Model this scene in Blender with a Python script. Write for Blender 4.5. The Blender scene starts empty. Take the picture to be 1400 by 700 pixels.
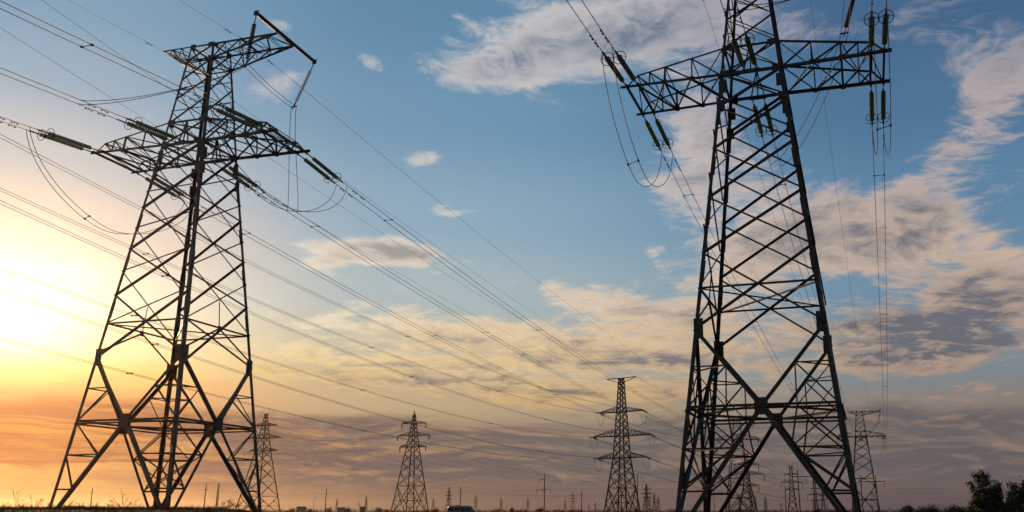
import bpy, bmesh, math, random
from mathutils import Vector, Matrix, noise
random.seed(7)
SC = bpy.context.scene
COL = SC.collection
R = math.radians

# ------------------------------------------------------------------ camera
FPX, PITCH, CX, CY = 1204.95, 13.418, 112.4, 59.99      # focal length (px of 1400), pitch (deg), lens shift (px)
TH = R(PITCH)
cd = bpy.data.cameras.new('camera')
cam = bpy.data.objects.new('camera', cd); COL.objects.link(cam)
cam.location = (0, 0, 0)
cam.rotation_euler = (R(90 + PITCH), 0, 0)
cd.sensor_width = 36.0
cd.lens = 36.0 * FPX / 1400.0
cd.shift_x = -CX / 1400.0
cd.shift_y = CY / 1400.0
cd.clip_start = 0.1
cd.clip_end = 20000
SC.camera = cam
SC.view_settings.view_transform = 'Standard'
SC.view_settings.look = 'None'
SC.view_settings.exposure = 0.0
SC.view_settings.gamma = 1.0
SC.view_settings.use_curve_mapping = False

def at(px, py, Y):
    """a pixel of the 1400 px frame at distance Y turned into a point of the place"""
    u = (px - 700 - CX) / FPX; v = -(py - 350 - CY) / FPX
    d = Vector((u, math.cos(TH) - v * math.sin(TH), math.sin(TH) + v * math.cos(TH)))
    return d * (Y / d.y)

def azel(px, py):
    p = at(px, py, 1.0)
    return math.degrees(math.atan2(p.x, p.y)), math.degrees(math.atan2(p.z, math.hypot(p.x, p.y)))

# ------------------------------------------------------------------ world: sky with procedural clouds
SUN_AZ, SUN_EL = azel(-12, 440)
w = bpy.data.worlds.new('World'); SC.world = w; w.use_nodes = True
nt = w.node_tree; nt.nodes.clear()
class V:
    """a tiny wrapper so that shader maths reads as maths"""
    def __init__(s, sock): s.s = sock
    def _b(a, op, b=None, c=None, clamp=False):
        n = TREE.nodes.new('ShaderNodeMath'); n.operation = op; n.use_clamp = clamp
        for i, x in enumerate((a, b, c)):
            if x is None: continue
            if isinstance(x, V): TREE.links.new(x.s, n.inputs[i])
            else: n.inputs[i].default_value = x
        return V(n.outputs[0])
    def __add__(a, b): return a._b('ADD', b)
    __radd__ = __add__
    def __mul__(a, b): return a._b('MULTIPLY', b)
    __rmul__ = __mul__
    def __sub__(a, b): return a._b('SUBTRACT', b)
    def __rsub__(a, b): return V._b(b, 'SUBTRACT', a) if isinstance(b, V) else (a * -1.0) + b
    def __truediv__(a, b): return a._b('DIVIDE', b)
    def clamp(a): return a._b('ADD', 0.0, clamp=True)
    def pow(a, b): return a._b('POWER', b)
    def exp(a): return a._b('EXPONENT')
    def max(a, b): return a._b('MAXIMUM', b)
    def min(a, b): return a._b('MINIMUM', b)
TREE = nt
def smooth(x, lo, hi):
    n = TREE.nodes.new('ShaderNodeMapRange'); n.interpolation_type = 'SMOOTHSTEP'
    TREE.links.new(x.s, n.inputs['Value']); 
    for k, v in (('From Min', lo), ('From Max', hi), ('To Min', 0), ('To Max', 1)): n.inputs[k].default_value = v
    return V(n.outputs[0])
def comb(x, y, z=0.0):
    n = TREE.nodes.new('ShaderNodeCombineXYZ')
    for i, q in enumerate((x, y, z)):
        if isinstance(q, V): TREE.links.new(q.s, n.inputs[i])
        else: n.inputs[i].default_value = q
    return n.outputs[0]
def fbm(vec, scale, detail=8, rough=0.55, dist=0.0, lac=2.0):
    n = TREE.nodes.new('ShaderNodeTexNoise'); n.noise_dimensions = '3D'
    TREE.links.new(vec, n.inputs['Vector'])
    n.inputs['Scale'].default_value = scale; n.inputs['Detail'].default_value = detail
    n.inputs['Roughness'].default_value = rough; n.inputs['Distortion'].default_value = dist
    n.inputs['Lacunarity'].default_value = lac
    return V(n.outputs['Fac'])
def srgb(c):
    return tuple(((x / 255) / 12.92 if x / 255 <= 0.04045 else ((x / 255 + 0.055) / 1.055) ** 2.4) for x in c)
def ramp(x, stops, interp='EASE'):
    n = TREE.nodes.new('ShaderNodeValToRGB'); n.color_ramp.interpolation = interp
    els = n.color_ramp.elements
    stops = sorted(stops)
    for i, (p, c) in enumerate(stops):
        e = els[i] if i < 2 else els.new(p)
        e.position = p; e.color = (*srgb(c), 1)
    TREE.links.new(x.s, n.inputs[0])
    return n.outputs[0]
def mix(f, a, b, mode='MIX'):
    n = TREE.nodes.new('ShaderNodeMix'); n.data_type = 'RGBA'; n.blend_type = mode
    if isinstance(f, V): TREE.links.new(f.s, n.inputs[0])
    else: n.inputs[0].default_value = f
    for q, i in ((a, 6), (b, 7)):
        if isinstance(q, tuple): n.inputs[i].default_value = (*q, 1)
        else: TREE.links.new(q, n.inputs[i])
    return n.outputs[2]

tc = nt.nodes.new('ShaderNodeTexCoord')
sp = nt.nodes.new('ShaderNodeSeparateXYZ'); nt.links.new(tc.outputs['Generated'], sp.inputs[0])
DX, DY, DZ = (V(o) for o in sp.outputs)
EL = DZ._b('ARCSINE') * 57.29578
AZ = V._b(DX, 'ARCTAN2', DY) * 57.29578

# clear-sky colours by elevation, for three bearings (towards the sun, ahead, away from it)
def elstops(px, lst):
    return [(max(0, azel(px, y)[1]) / 60.0, c) for y, c in lst]
e60 = (EL / 60.0).clamp()
ramp_sun = ramp(e60, elstops(60, [(697, (84, 50, 44)), (650, (112, 66, 44)), (600, (200, 112, 40)), (570, (178, 88, 44)), (540, (206, 112, 52)), (515, (246, 164, 74)), (495, (255, 210, 116)),
                                  (470, (255, 232, 170)), (400, (254, 240, 212)), (300, (232, 212, 196)), (200, (186, 192, 198)), (90, (138, 170, 194)), (-10, (118, 158, 188))]) + [(1.0, (70, 110, 150))])
ramp_mid = ramp(e60, elstops(620, [(697, (98, 84, 86)), (650, (112, 96, 96)), (600, (136, 116, 106)), (550, (184, 160, 128)), (490, (186, 180, 162)),
                                   (400, (166, 184, 190)), (300, (138, 170, 192)), (160, (108, 150, 182)), (20, (92, 138, 172))]) + [(1.0, (55, 92, 132))])
ramp_off = ramp(e60, elstops(1250, [(697, (94, 82, 88)), (640, (114, 98, 96)), (570, (138, 124, 116)), (490, (124, 138, 148)), (380, (108, 142, 168)),
                                    (260, (92, 134, 168)), (130, (76, 116, 152)), (10, (66, 102, 140))]) + [(1.0, (44, 74, 112))])
a0, a1, a2 = azel(60, 600)[0], azel(620, 500)[0], azel(1250, 400)[0]
base = mix(smooth(AZ, a0 - 3, a1 - 5), ramp_sun, ramp_mid)
base = mix(smooth(AZ, a1, a2), base, ramp_off)
sky = nt.nodes.new('ShaderNodeTexSky'); sky.sky_type = 'NISHITA'; sky.sun_disc = False
sky.sun_elevation = R(SUN_EL); sky.sun_rotation = R(SUN_AZ)
sky.air_density = 1.2; sky.dust_density = 2.0
nis = nt.nodes.new('ShaderNodeVectorMath'); nis.operation = 'SCALE'; nis.inputs['Scale'].default_value = 0.06
nt.links.new(sky.outputs[0], nis.inputs[0])
base = mix(0.10, base, nis.outputs[0])

# direction to the sun: cosine, and the aureole round it
sd = Vector((math.sin(R(SUN_AZ)) * math.cos(R(SUN_EL)), math.cos(R(SUN_AZ)) * math.cos(R(SUN_EL)), math.sin(R(SUN_EL))))
daz = (AZ - SUN_AZ); dele = (EL - SUN_EL)
dsun2 = daz * daz + dele * dele * 1.3 + dele.min(0.0) * dele.min(0.0) * 2.4
glow1 = (dsun2 * (-1 / 20.0)).exp()
glow2 = (dsun2 * (-1 / 190.0)).exp()

wisp = fbm(comb(AZ * 0.16 + EL * 0.10, EL * 0.5 - AZ * 0.05, 5.2), 1.9, 9, 0.66, 0.5)
# cloud cover: banks placed by bearing and elevation
wn = fbm(comb(AZ * 0.09, EL * 0.16, 3.1), 1.0, 3, 0.5)
wn2 = fbm(comb(AZ * 0.09, EL * 0.16, 9.7), 1.0, 3, 0.5)
WAZ = AZ + (wn - 0.5) * 7.0
WEL = EL + (wn2 - 0.5) * 3.4
def bank(x, y, rx, ry, rot=0.0, s=1.0):
    """one elliptical bank of cloud; rx, ry in pixels of the frame, turned into degrees of sky"""
    a, e = azel(x, y); k = 21.0 * (1 + 0.25 * (abs(x - 812) / 800) ** 2)
    c, n = math.cos(R(rot)), math.sin(R(rot))
    ux = ((WAZ - a) * (c) + (WEL - e) * n) * (k / rx)
    uy = ((WEL - e) * c - (WAZ - a) * n) * (k / ry)
    return ((ux * ux + uy * uy) * -1.0).exp() * s
banks = [
    (800, 45, 170, 62, 3, 1.25), (690, 100, 90, 26, -8, .8), (960, 20, 150, 50, 10, .9), (1130, 40, 150, 40, 0, .55),
    (365, 18, 55, 15, -5, .75), (372, 105, 48, 34, 20, .78), (275, 95, 30, 18, 0, .45),
    (500, 355, 105, 26, -4, 1.1), (60, 362, 90, 18, 0, .9),
    (565, 218, 34, 12, 0, .85), (632, 296, 50, 12, -4, .85), (620, 275, 40, 10, 10, .6), (500, 352, 90, 20, -4, .6), (780, 400, 85, 20, -4, .9), (880, 350, 45, 20, -30, .55),
    (930, 230, 60, 100, 8, .62), (1030, 300, 110, 95, -20, .75), (960, 160, 60, 50, 0, .6),
    (1230, 320, 150, 52, -3, 1.1), (1345, 150, 90, 60, 35, .72), (1385, 110, 60, 40, 30, .5), (1270, 225, 80, 36, 25, .55), (1290, 60, 60, 60, 50, .38), (1370, 380, 110, 50, 0, 1.1), (1390, 60, 60, 60, 0, .45),
    (600, 452, 230, 30, -3, 1.15), (890, 428, 100, 26, 0, .85), (1000, 390, 100, 60, 0, .6), (860, 478, 160, 26, 0, .95),
    (1260, 455, 200, 44, 0, 1.25), (1180, 500, 160, 16, 0, .8), (1160, 300, 90, 45, 0, .75), (1250, 300, 90, 45, 0, .6), (500, 75, 30, 10, 0, .6), (545, 20, 40, 10, 0, .5), (700, 250, 60, 14, 8, .5), (500, 505, 280, 26, 0, 1.1), (820, 535, 230, 22, 0, 1.0), (120, 520, 160, 14, 3, .8), (1300, 545, 150, 16, 0, .75),
]
cov = None
for b in banks:
    t = bank(*b); cov = t if cov is None else cov + t
cov = cov.min(1.35)
cov = cov * (0.80 + (wisp - 0.3) * 0.9)
belly = None
for b in ((1290, 462, 190, 34, 0, 1.0), (1200, 430, 90, 20, 0, .6), (880, 492, 150, 16, 0, .6), (560, 520, 220, 14, 0, .7), (600, 470, 200, 10, -3, .4), (1380, 400, 70, 40, 0, .5), (540, 362, 60, 12, -4, .55), (800, 75, 110, 22, 3, .3)):
    t = bank(*b); belly = t if belly is None else belly + t
IZ = 1.0 / (DZ.max(0.0) + 0.10) if False else V._b((DZ.max(0.0) + 0.10), 'POWER', -1.0)
PX = DX * IZ; PY = DY * IZ                       # the cloud layer seen in perspective
PX = PX + (wn - 0.5) * 0.55; PY = PY + (wn2 - 0.5) * 0.55
cv = comb(PX, PY, 1.7)
n1 = fbm(cv, 4.6, 13, 0.64, 0.20)
cvo = comb(PX - 0.034, PY + 0.032, 1.7)
n1o = fbm(cvo, 4.6, 9, 0.64, 0.20)
rip = fbm(comb(PX * 1.0 + PY * .6, PY * 2.2 - PX * 0.5, 7.7), 9.0, 8, 0.62, 0.6)
dens = smooth(n1 * 0.62 + wisp * 0.16 + rip * 0.22 + cov * 0.31, 0.62, 0.82)
thick = smooth(n1 * 0.6 + n1o * .2 + rip * 0.2 + cov * 0.24, 0.66, 0.90)
lit = ((n1 - n1o) * 5.5 + (rip - 0.5) * 1.2 + 0.5).clamp()
# colour of cloud by elevation: golden low, warm white high; its shaded bellies
cl_sun = ramp(e60, elstops(60, [(600, (250, 190, 90)), (500, (255, 214, 130)), (400, (255, 252, 232)), (250, (236, 222, 208)), (60, (196, 194, 196))]))
cl_mid = ramp(e60, elstops(620, [(640, (150, 116, 96)), (570, (216, 176, 116)), (500, (240, 206, 150)), (400, (234, 212, 186)), (300, (218, 210, 202)), (60, (208, 202, 200))]))
cl_off = ramp(e60, elstops(1250, [(640, (128, 104, 100)), (560, (172, 138, 118)), (460, (200, 170, 144)), (330, (204, 180, 162)), (200, (192, 174, 168)), (30, (164, 160, 170))]))
cl = mix(smooth(AZ, a0, a1 + 2), cl_sun, cl_mid); cl = mix(smooth(AZ, a1, a2), cl, cl_off)
sh_mid = ramp(e60, elstops(620, [(640, (98, 86, 92)), (560, (142, 126, 112)), (480, (160, 150, 140)), (380, (162, 156, 150)), (250, (150, 156, 164)), (60, (136, 146, 160))]))
sh_off = ramp(e60, elstops(1250, [(640, (92, 80, 88)), (560, (106, 98, 104)), (460, (106, 106, 114)), (330, (118, 116, 122)), (200, (108, 120, 138)), (30, (96, 112, 134))]))
sh = mix(smooth(AZ, a1 - 6, a2 - 4), sh_mid, sh_off)
sh = mix(smooth(AZ, a0 - 2, a0 + 16), cl_sun, sh)
ccol = mix(((thick * 0.80 + belly * 0.75) * (1.30 - lit * 0.9)).clamp(), cl, sh)
col = mix(dens * 0.94, base, ccol)

# low stratus bank above the horizon, gold-edged towards the sun
ls = fbm(comb(AZ * 0.055 + 3 + (wn - 0.5) * 0.9, EL * 0.34 + (wn2 - 0.5) * 0.9, 2.2), 2.0, 12, 0.60, 0.35)
lsd = fbm(comb(AZ * 0.055 + 3.03 + (wn - 0.5) * 0.9, EL * 0.34 + (wn2 - 0.5) * 0.9 + 0.09, 2.2), 2.0, 9, 0.60, 0.35)
env = smooth(EL, 0.2, 2.4) * (1.0 - smooth(EL + (wn - 0.5) * 3.0, 5.2, 6.8))
low = smooth(ls + env * 0.20, 0.56, 0.68) * env
lowc = ramp(((AZ + 40.0) / 70.0).clamp(), [(0.0, (196, 100, 48)), (0.12, (172, 98, 62)), (0.26, (108, 90, 90)), (0.55, (104, 98, 98)), (1.0, (94, 90, 94))], 'LINEAR')
lowl = ramp(((AZ + 40.0) / 70.0).clamp(), [(0.0, (255, 186, 70)), (0.2, (246, 176, 86)), (0.4, (196, 154, 110)), (0.65, (168, 140, 116)), (1.0, (164, 134, 116))], 'LINEAR')
edge = ((ls - lsd) * 4.0 + 0.06).clamp()
col = mix(low * 0.82, col, mix(edge, lowc, lowl))

# sun aureole
add = nt.nodes.new('ShaderNodeVectorMath'); add.operation = 'SCALE'
add.inputs[0].default_value = (1.0, 0.78, 0.42)
nt.links.new((glow1 * 1.4).s, add.inputs['Scale'])
add2 = nt.nodes.new('ShaderNodeVectorMath'); add2.operation = 'SCALE'
add2.inputs[0].default_value = (1.0, 0.46, 0.10)
nt.links.new((glow2 * 0.13).s, add2.inputs['Scale'])
s1 = nt.nodes.new('ShaderNodeVectorMath'); nt.links.new(col, s1.inputs[0]); nt.links.new(add.outputs[0], s1.inputs[1])
s2 = nt.nodes.new('ShaderNodeVectorMath'); nt.links.new(s1.outputs[0], s2.inputs[0]); nt.links.new(add2.outputs[0], s2.inputs[1])
cosun = DX * sd.x + DY * sd.y + DZ * sd.z
dimf = 1.0 - smooth(cosun * -1.0, -.45, .55) * 0.80
dim = nt.nodes.new('ShaderNodeVectorMath'); dim.operation = 'SCALE'; nt.links.new(s2.outputs[0], dim.inputs[0]); nt.links.new(dimf.s, dim.inputs['Scale'])
bg = nt.nodes.new('ShaderNodeBackground'); bg.inputs['Strength'].default_value = 1.0
nt.links.new(dim.outputs[0], bg.inputs['Color'])
ow = nt.nodes.new('ShaderNodeOutputWorld'); nt.links.new(bg.outputs[0], ow.inputs['Surface'])
w.cycles.sampling_method = 'MANUAL'; w.cycles.sample_map_resolution = 512

# ------------------------------------------------------------------ sun
sl = bpy.data.lights.new('sun', 'SUN'); sl.energy = 3.0; sl.angle = R(0.5); sl.color = (1.0, 0.46, 0.15)
sun = bpy.data.objects.new('sun', sl); COL.objects.link(sun)
sun.rotation_euler = (-sd).to_track_quat('-Z', 'Y').to_euler()
SC.cycles.max_bounces = 4; SC.cycles.diffuse_bounces = 2; SC.cycles.glossy_bounces = 2; SC.cycles.transmission_bounces = 4
SC.cycles.volume_bounces = 0; SC.cycles.transparent_max_bounces = 8
SC.cycles.use_denoising = True
SC.cycles.denoiser = 'OPENIMAGEDENOISE'; SC.cycles.denoising_input_passes = 'RGB_ALBEDO_NORMAL'

# ------------------------------------------------------------------ materials
def material(name, c1, c2, scale=3.0, rough=0.6, metal=0.0, bump=0.0, detail=6, coord='Object', trans=None, alpha=None):
    m = bpy.data.materials.new(name); m.use_nodes = True
    n, l = m.node_tree.nodes, m.node_tree.links
    p = n['Principled BSDF']
    t = n.new('ShaderNodeTexCoord'); x = n.new('ShaderNodeTexNoise'); r = n.new('ShaderNodeValToRGB')
    l.new(t.outputs[coord], x.inputs['Vector']); x.inputs['Scale'].default_value = scale; x.inputs['Detail'].default_value = detail
    l.new(x.outputs['Fac'], r.inputs[0]); r.color_ramp.elements[0].position = 0.35; r.color_ramp.elements[1].position = 0.68
    r.color_ramp.elements[0].color = (*c1, 1); r.color_ramp.elements[1].color = (*c2, 1)
    l.new(r.outputs[0], p.inputs['Base Color'])
    p.inputs['Roughness'].default_value = rough; p.inputs['Metallic'].default_value = metal
    if trans: p.inputs['Transmission Weight'].default_value = trans
    if bump:
        b = n.new('ShaderNodeBump'); b.inputs['Strength'].default_value = bump
        l.new(x.outputs['Fac'], b.inputs['Height']); l.new(b.outputs[0], p.inputs['Normal'])
    return m
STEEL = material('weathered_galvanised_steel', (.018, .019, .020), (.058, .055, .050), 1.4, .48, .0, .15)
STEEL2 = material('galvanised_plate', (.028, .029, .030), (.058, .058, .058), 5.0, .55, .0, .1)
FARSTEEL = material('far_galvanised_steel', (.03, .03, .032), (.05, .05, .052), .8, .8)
WIRE = material('aluminium_wire', (.05, .05, .05), (.08, .08, .08), 6, .6)
FIT = material('dark_fitting', (.03, .03, .03), (.06, .055, .05), 8, .5, .2)
CONC = material('concrete', (.16, .155, .145), (.26, .25, .235), 5, .9, 0, .3)
DARKPOLE = material('weathered_pole', (.05, .045, .04), (.10, .09, .08), 3, .85)
GLASS = material('green_toughened_glass', (.16, .30, .20), (.36, .42, .20), 7, .14, 0, 0)
gp = GLASS.node_tree.nodes['Principled BSDF']; gp.inputs['Transmission Weight'].default_value = .42; gp.inputs['IOR'].default_value = 1.5
HGLASS = material('glint_darkened_glass', (.03, .05, .04), (.07, .09, .05), 7, .75)  # hanging discs: glass colour darkened and made matte to suppress the sun's glint
HGLASS.node_tree.nodes['Principled BSDF'].inputs['Specular IOR Level'].default_value = .15
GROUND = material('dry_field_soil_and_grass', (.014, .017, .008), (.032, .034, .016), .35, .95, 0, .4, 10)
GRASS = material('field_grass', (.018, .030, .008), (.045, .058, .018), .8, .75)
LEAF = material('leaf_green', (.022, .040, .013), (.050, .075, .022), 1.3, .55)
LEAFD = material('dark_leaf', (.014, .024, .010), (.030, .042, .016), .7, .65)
BARK = material('bark', (.05, .04, .03), (.11, .09, .07), 6, .9, 0, .4)
TWIG = material('dry_stalk', (.10, .075, .045), (.19, .14, .085), 5, .85)
PAINT = material('pale_blue_van_paint', (.14, .42, .56), (.17, .47, .60), 1.0, .3)
WINDOW = material('dark_window_glass', (.012, .014, .016), (.02, .022, .025), 2, .1)
RUBBER = material('rubber', (.015, .015, .015), (.03, .03, .03), 4, .9)
RIM = material('wheel_rim', (.3, .3, .3), (.4, .4, .4), 4, .4, .5)
LAMPG = material('headlamp_glass', (.5, .5, .48), (.6, .6, .58), 4, .15)
WALLW = material('pale_wall', (.34, .34, .35), (.48, .48, .48), .2, .9)
ROOFD = material('dark_roof', (.07, .06, .06), (.12, .10, .09), .4, .9)
BRICK = material('brown_brick', (.16, .10, .075), (.26, .17, .12), .5, .9)

# ------------------------------------------------------------------ mesh helpers
class MB:
    """collects boxes, angles, tubes and discs and links them as ONE mesh object"""
    def __init__(s): s.v = []; s.f = []
    def prism(s, p, q, prof, ux, uy):
        b = len(s.v); n = len(prof)
        for c in (p, q):
            for (x, y) in prof: s.v.append(c + ux * x + uy * y)
        for i in range(n):
            j = (i + 1) % n; s.f.append((b + i, b + j, b + n + j, b + n + i))
        s.f.append(tuple(b + i for i in range(n))[::-1]); s.f.append(tuple(b + n + i for i in range(n)))
    def frame(s, p, q, up):
        d = (q - p).normalized(); x = up - d * up.dot(d)
        if x.length < 1e-4: x = Vector((1, 0, 0)) - d * d.x
        x.normalize(); y = d.cross(x).normalized(); return x, y
    def angle(s, p, q, wd, up, th=None, flip=1):
        """an angle iron: one flange across, one flange along 'up' (both seen from outside)"""
        p, q = Vector(p), Vector(q); th = th or max(.012, wd * .12); x, y = s.frame(p, q, up); y = y * flip
        pr = [(0, -wd / 2), (wd, -wd / 2), (wd, -wd / 2 + th), (th, -wd / 2 + th), (th, wd / 2), (0, wd / 2)]
        s.prism(p, q, pr, x, y)
    def corner(s, p, q, wd, ax, ay, th=None):
        p, q = Vector(p), Vector(q); th = th or wd * .12
        s.prism(p, q, [(0, 0), (wd, 0), (wd, th), (th, th), (th, wd), (0, wd)], Vector(ax), Vector(ay))
    def box(s, p, q, wx, wy, up=Vector((0, 0, 1))):
        p, q = Vector(p), Vector(q); x, y = s.frame(p, q, up)
        s.prism(p, q, [(-wx / 2, -wy / 2), (wx / 2, -wy / 2), (wx / 2, wy / 2), (-wx / 2, wy / 2)], x, y)
    def cube(s, c, sx, sy, sz):
        c = Vector(c); s.box(c - Vector((0, 0, sz / 2)), c + Vector((0, 0, sz / 2)), sx, sy, Vector((1, 0, 0)))
    def tube(s, pts, r, n=6, r2=None, cap=True):
        pts = [Vector(p) for p in pts]; b = len(s.v); m = len(pts)
        x0 = None
        for i, p in enumerate(pts):
            d = (pts[min(i + 1, m - 1)] - pts[max(i - 1, 0)]).normalized()
            if x0 is None:
                x0 = d.orthogonal().normalized()
            x0 = (x0 - d * x0.dot(d)).normalized(); y = d.cross(x0)
            rr = r if r2 is None else r + (r2 - r) * i / (m - 1)
            for k in range(n):
                a = 2 * math.pi * k / n; s.v.append(p + x0 * math.cos(a) * rr + y * math.sin(a) * rr)
        for i in range(m - 1):
            for k in range(n):
                k2 = (k + 1) % n
                s.f.append((b + i * n + k, b + i * n + k2, b + (i + 1) * n + k2, b + (i + 1) * n + k))
        if cap:
            s.f.append(tuple(b + k for k in range(n))[::-1]); s.f.append(tuple(b + (m - 1) * n + k for k in range(n)))
    def lathe(s, p, d, prof, n=12):
        """prof: (distance along d, radius)"""
        p = Vector(p); d = Vector(d).normalized(); x = d.orthogonal().normalized(); y = d.cross(x); b = len(s.v)
        for (t, r) in prof:
            for k in range(n):
                a = 2 * math.pi * k / n; s.v.append(p + d * t + x * math.cos(a) * r + y * math.sin(a) * r)
        for i in range(len(prof) - 1):
            for k in range(n):
                k2 = (k + 1) % n; s.f.append((b + i * n + k, b + i * n + k2, b + (i + 1) * n + k2, b + (i + 1) * n + k))
    def torus(s, c, d, R_, r, n=24, a0=0, a1=360, up=None):
        c = Vector(c); d = Vector(d).normalized(); x = (up - d * up.dot(d)).normalized() if up else d.orthogonal().normalized(); y = d.cross(x)
        s.tube([c + x * math.cos(R(a0 + (a1 - a0) * k / n)) * R_ + y * math.sin(R(a0 + (a1 - a0) * k / n)) * R_ for k in range(n + 1)], r, 5)
    def plate(s, c, nrm, wx, wy, th, up=Vector((0, 0, 1))):
        c = Vector(c); nrm = Vector(nrm).normalized()
        s.box(c - nrm * th / 2, c + nrm * th / 2, wy, wx, up)
    def build(s, name, m, parent=None, smooth=False):
        me = bpy.data.meshes.new(name); me.from_pydata([tuple(v) for v in s.v], [], s.f); me.validate(); 
        bm = bmesh.new(); bm.from_mesh(me); bmesh.ops.recalc_face_normals(bm, faces=bm.faces); bm.to_mesh(me); bm.free()
        if smooth:
            for p in me.polygons: p.use_smooth = True
        me.materials.append(m); o = bpy.data.objects.new(name, me); COL.objects.link(o)
        if parent: o.parent = parent
        return o
def tag(o, label=None, cat=None, group=None, kind=None):
    if label: o['label'] = label
    if cat: o['category'] = cat
    if group: o['group'] = group
    if kind: o['kind'] = kind
    return o
def thing(name, label, cat, loc=(0, 0, 0), rz=0, group=None):
    o = bpy.data.objects.new(name, None); COL.objects.link(o); o.location = loc; o.rotation_euler = (0, 0, rz)
    o.empty_display_size = .5
    return tag(o, label, cat, group)
def children(o): return [c for c in COL.objects if c.parent == o]
def copy_tree(o, label=None, loc=None, rz=None, scale=None, parent=None, skip=()):
    c = o.copy(); COL.objects.link(c); c.parent = parent
    if label: c['label'] = label
    if loc is not None: c.location = loc
    if rz is not None: c.rotation_euler = (0, 0, rz)
    if scale is not None: c.scale = (scale,) * 3
    for ch in children(o):
        if ch.name.split('.')[0] in skip: continue
        copy_tree(ch, parent=c)
    return c

# ------------------------------------------------------------------ ground
def ground_z(x, y):
    dx, dy = (x + 40) / 33, (y - 36) / 20
    r = math.hypot(dx, dy); u = max(0, min(1, (r - .70) / .42)); m = 1 - u * u * (3 - 2 * u)
    h = -1.55 + 1.55 * m
    n = noise.noise(Vector((x * .08, y * .08, 0))) * .10 + noise.noise(Vector((x * .5, y * .5, 4))) * .03
    far = max(0, min(1, (math.hypot(x, y) - 150) / 200))
    return h + n * (1 - far) * (.4 + .6 * m)
def build_ground():
    xs = sorted(set([-3600, -2400, -1500, -900, -500, -300, -200, -140] + [i * 2 for i in range(-50, 41)] + [110, 160, 240, 400, 700, 1200, 2200, 3600]))
    ys = sorted(set([-600, -200, -80, -30] + [i * 2 for i in range(-10, 71)] + [160, 200, 260, 340, 500, 800, 1300, 2100, 3200, 3900]))
    v = [(x, y, ground_z(x, y)) for y in ys for x in xs]; nx = len(xs)
    f = [(j * nx + i, j * nx + i + 1, (j + 1) * nx + i + 1, (j + 1) * nx + i) for j in range(len(ys) - 1) for i in range(nx - 1)]
    me = bpy.data.meshes.new('ground'); me.from_pydata(v, [], f)
    for p in me.polygons: p.use_smooth = True
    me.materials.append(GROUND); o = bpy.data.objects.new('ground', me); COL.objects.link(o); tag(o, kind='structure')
build_ground()

# ------------------------------------------------------------------ haze (a real volume)
HAZE = 0.00006
def build_haze():
    b = MB(); b.cube((0, 1650, 16.6), 7400, 4700, 38.8)
    o = b.build('haze', STEEL); m = bpy.data.materials.new('haze_air'); m.use_nodes = True
    n, l = m.node_tree.nodes, m.node_tree.links; n.clear()
    pv = n.new('ShaderNodeVolumePrincipled'); out = n.new('ShaderNodeOutputMaterial'); l.new(pv.outputs[0], out.inputs['Volume'])
    pv.inputs['Color'].default_value = (.93, .93, .95, 1); pv.inputs['Density'].default_value = HAZE; pv.inputs['Anisotropy'].default_value = .85
    o.data.materials.clear(); o.data.materials.append(m); tag(o, kind='stuff')
    m.cycles.homogeneous_volume = True
build_haze()

# ------------------------------------------------------------------ the two big angle towers
ZD, ZG, Z1, Z2, Z3, Z4 = 5.69, 9.78, 24.5, 26.18, 31.04, 32.16
WD, WDB, W1, W1B, W4 = 3.69, 3.75, 1.68, 1.72, .937
def half(z):
    if z <= Z1:
        t = (z - ZD) / (Z1 - ZD); return WD + (W1 - WD) * t, WDB + (W1B - WDB) * t
    t = (z - Z1) / (Z4 - Z1); return W1 + (W4 - W1) * t, W1B + (W4 - W1B) * t
def cor(sa, sb, z): wa, wb = half(z); return Vector((sa * wa, sb * wb, z))
FACES = [((-1, -1), (1, -1), Vector((0, -1, 0))), ((-1, 1), (1, 1), Vector((0, 1, 0))), ((-1, -1), (-1, 1), Vector((-1, 0, 0))), ((1, -1), (1, 1), Vector((1, 0, 0)))]
A_, CT, AU, CU, HU, TL, CL, TR, CR, BB = 7.44, 1.885, 6.474, 1.734, .656, 3.216, .951, 6.036, .956, 3.346
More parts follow.
